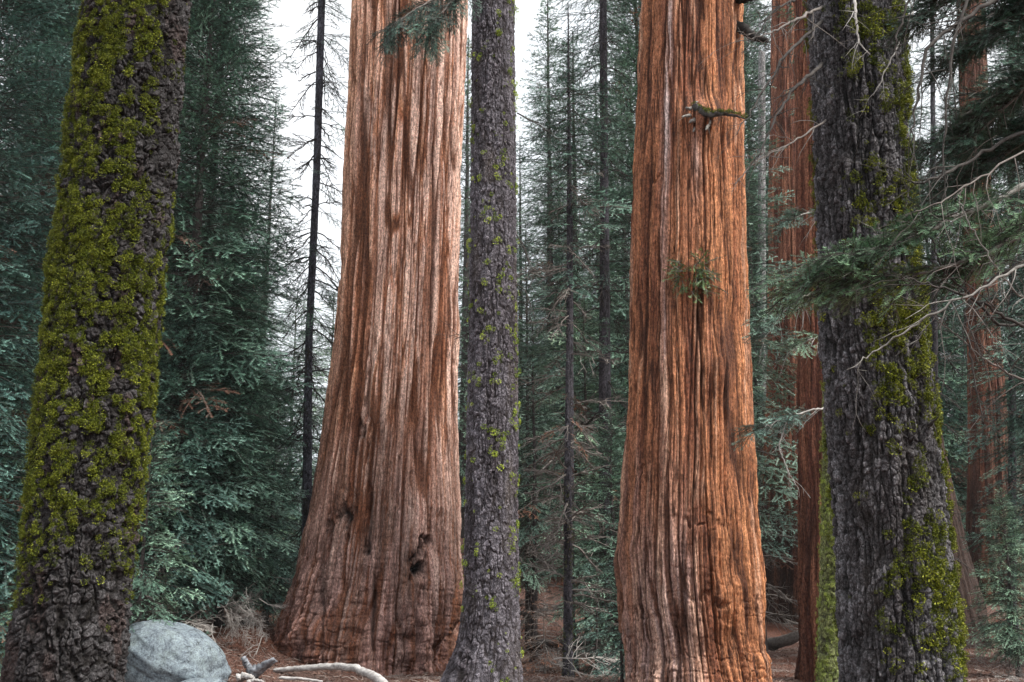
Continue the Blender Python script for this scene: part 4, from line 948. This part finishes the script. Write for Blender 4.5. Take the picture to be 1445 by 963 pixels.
c0 = P(242, 930, 22.0); rock('boulder', 'large blue grey lichened boulder right of the mossy trunk', c0[0], 22.0, c0[2] - .12, 1.12, .95, .80, 17, M_ROCK, 'boulder', 180, tilt=-.22, sq=2.0)
c0 = P(288, 968, 20.9); rock('boulder', 'low flat pale boulder in front of the large one, cut by the bottom edge', c0[0], 20.9, c0[2] - .12, .55, .4, .26, 15, M_ROCK, 'boulder', 120)
def at_px(px, Y): x = (px - 722.5) / FPX * Y; return x, float(ground_z(x, Y))
def chunk(label, pts, r0, r1, seed, mt):
    S = Soup()
    for q in range(3): limb_soup([(p[0] + q * 2.5 - 2, p[1] + q * 1.5, p[2] + .05 * q) for p in pts], r0 * (1 - .2 * q), r1 * (1 - .3 * q), seed + q, 1, .12, sides=8, wob=.35, S=S)
    o = P(*pts[0]); ob = link('wood_chunk', soup_mesh('wood_chunk', S, [mt, mt], o)); ob.location = o; tag(ob, label, 'wood chunk', 'broken wood by the boulder')
chunk('blue grey broken wood chunk, the taller of two beside the curved log', [(356, 951, 22.6), (370, 941, 22.5), (388, 930, 22.3)], .11, .03, 131, M_STONE)
chunk('blue grey wood chunk with a rounded top, left of the taller chunk', [(356, 948, 22.9), (350, 938, 22.9), (345, 929, 22.8)], .08, .05, 135, M_STONE)
chunk('white crumbling wood chunk flat on the ground below the boulder end', [(336, 957, 22.0), (346, 953, 22.0), (358, 956, 21.9)], .07, .04, 139, M_DRIFT)
chunk('small white wood splinter lying under the taller chunk', [(350, 963, 21.7), (362, 960, 21.7), (374, 962, 21.6)], .04, .02, 143, M_DRIFT)
def log(name, label, pts, r0, r1, seed, mt, twigs=0, cat='log'):
    S, A, D = limb_soup(pts, r0, r1, seed, twigs, .5, sides=14, wob=.10)
    o = A[0] * 1; me = soup_mesh(name, S, [mt, mt], o); ob = link(name, me); ob.location = o; tag(ob, label, cat)
log('driftwood_log', 'pale weathered curved log lying in front of the pale sequoia', [(388, 946, 23.6), (430, 943, 23.2), (470, 940, 22.9), (505, 944, 22.4), (535, 958, 21.8), (562, 985, 21.2)], .05, .095, 50, M_DRIFT)
log('broken_branch', 'short pale broken branch just below the curved log', [(395, 957, 22.4), (425, 958, 22.2), (455, 962, 22.0)], .035, .02, 51, M_DRIFT, cat='branch')
log('fallen_log', 'grey log leaning at the foot of the scorched sequoia', [(1072, 914, 37), (1105, 905, 36), (1140, 893, 35.5)], .20, .16, 52, M_TWIG)
log('fallen_log', 'dark charred log on the ground between the grey fir and the orange sequoia', [(745, 912, 27), (800, 906, 28), (868, 903, 28.5)], .10, .14, 53, M_TWIG_D, 6)
log('fallen_log', 'thin pale log lying on the slope behind the small firs of the middle gap', [(740, 868, 38), (775, 858, 39), (812, 852, 40)], .09, .06, 54, M_TWIG)
log('fallen_log', 'pale log lying high on the slope right of the thick moss hung trunk', [(1290, 513, 62), (1318, 511, 62), (1350, 512, 62)], .16, .13, 55, M_DRIFT)
# dead branches leaning and lying about
BR = [tri_mesh('dead_branch', bare_branch(2.0, 5000 + k, r0=.013, twigs=34, droop=.25, crook=.06, width=.45, tmin=.004), [M_TWIG_P] * 2) for k in range(4)]
def strew(n, px0, px1, Y0, Y1, label, group, seed, el=(-.1, .5), zr=(.05, .5), sc=(.5, 1.1)):
    rs = np.random.RandomState(seed)
    for k in range(n):
        px = rs.uniform(px0, px1); Y = rs.uniform(Y0, Y1); x, z = at_px(px, Y)
        o = link('dead_branch', BR[rs.randint(4)]); o.location = (x, Y, z + rs.uniform(*zr)); tag(o, label, 'dead branch', group)
        o.rotation_euler = (rs.rand() * 6.28, -rs.uniform(*el), rs.rand() * 6.28); o.scale = (rs.uniform(*sc),) * 3
strew(20, 305, 400, 24.5, 28.5, 'pale dead branch tangled in the brush pile between boulder and sequoia', 'dead branches of the brush pile', 81, (-1.3, .2), (.3, 1.2), (.4, .75))
strew(26, 738, 880, 23, 38, 'pale fallen branch on the ground between the grey fir and the orange sequoia', 'fallen branches in the middle gap', 82, (-.3, .3), (.05, .4))
strew(16, 180, 320, 25, 31, 'pale dead branch in the dark behind the large boulder', 'dead branches behind the boulder', 83, (-.4, 1.0), (.1, .9))
strew(12, 1365, 1450, 22, 34, 'pale fallen branch on the dark ground at the lower right', 'fallen branches at the lower right', 84, (-.2, .5), (.05, .5), (.4, .8))
strew(8, -20, 60, 22, 32, 'pale dead branch at the lower left beside the mossy trunk', 'dead branches at the lower left', 85, (-.2, .9), (.1, 1.2))
V, F, M, C = crown_arrays(conifer_specs(2.4, .3, 1.0, 60, dz=.13, per=5), 'full', 61)
MODELS['deadsap'] = {'H': 2.4, 'crown': mesh_np('crown', V, F, [M_DEAD, M_TWIG_P], M, C, smooth=False), 'trunk': mesh_np('trunk', *slim_trunk(2.4, .03, 62)[:2], M_TWIG, col=slim_trunk(2.4, .03, 62)[2])}
plant_px('deadsap', 'dead_sapling', 'rust brown dead sapling right of the foot of the grey fir', 768, 25.5, 1.0, .75)
plant_px('deadsap', 'dead_sapling', 'small rust brown dead fir between boulder and brush pile', 352, 28, 2.0, .6)

# litter: needles clumps, chips and sticks too many to count
def litter():
    rs = np.random.RandomState(90); temps = []
    for k in range(4):
        S = Soup(); n = 4; u = np.linspace(-.5, .5, n); A = np.stack([u, .12 * rs.normal(size=n), .05 * rs.normal(size=n)], -1); S.tube(A, [.02, .03, .026, .012], 3, 0); temps.append(S.arrays())
    for k in range(4):
        S = Soup(); a = np.sort(rs.rand(5) * 2 * PI); V = np.stack([np.cos(a) * .5, np.sin(a) * .3 , rs.normal(0, .12, 5)], -1); S.add(V, [(0, 1, 2), (0, 2, 3), (0, 3, 4)], 1); temps.append(S.arrays())
    n = 85000; Y = 17.5 + 22 * rs.rand(n) ** 1.5; X = (rs.rand(n) - .5) * Y * 1.02; Z = ground_z(X, Y)
    which = np.where(rs.rand(n) < .42, rs.randint(0, 4, n), rs.randint(4, 8, n))
    sc = np.where(which < 4, .05 + .28 * rs.rand(n) ** 4, .03 + .11 * rs.rand(n) ** 3)
    V, F, M, C = scatter(temps, which, frames(rs.rand(n) * 6.28, rs.normal(0, .18, n), rs.rand(n) * 6.28 * (which < 4) + rs.normal(0, .4, n), sc), np.stack([X, Y, Z + .018], -1), rs.rand(n))
    tag(link('forest_litter', mesh_np('forest_litter', V, F, [M_STICK, M_FLAKE], M, C, smooth=False)), kind='stuff')
litter()

# haze
def haze():
    x0, x1, y0, y1, z0, z1 = -420, 420, -70, 920, -3, 95
    V = np.array([(x, y, z) for x in (x0, x1) for y in (y0, y1) for z in (z0, z1)], float)
    F = np.array([(0, 1, 3, 2), (4, 6, 7, 5), (0, 4, 5, 1), (2, 3, 7, 6), (0, 2, 6, 4), (1, 5, 7, 3)])
    m = bpy.data.materials.new('haze'); m.use_nodes = True; nt = m.node_tree; nt.nodes.clear()
    o = nt.nodes.new('ShaderNodeOutputMaterial'); v = nt.nodes.new('ShaderNodeVolumePrincipled')
    v.inputs['Color'].default_value = (.86, .93, .96, 1); v.inputs['Density'].default_value = HAZE
    nt.links.new(v.outputs[0], o.inputs['Volume'])
    tag(link('haze', mesh_np('haze', V, F, m, smooth=False)), kind='stuff')
if HAZE > 0: haze()
print('meshes', len(bpy.data.meshes), 'faces', sum(len(m.polygons) for m in bpy.data.meshes))
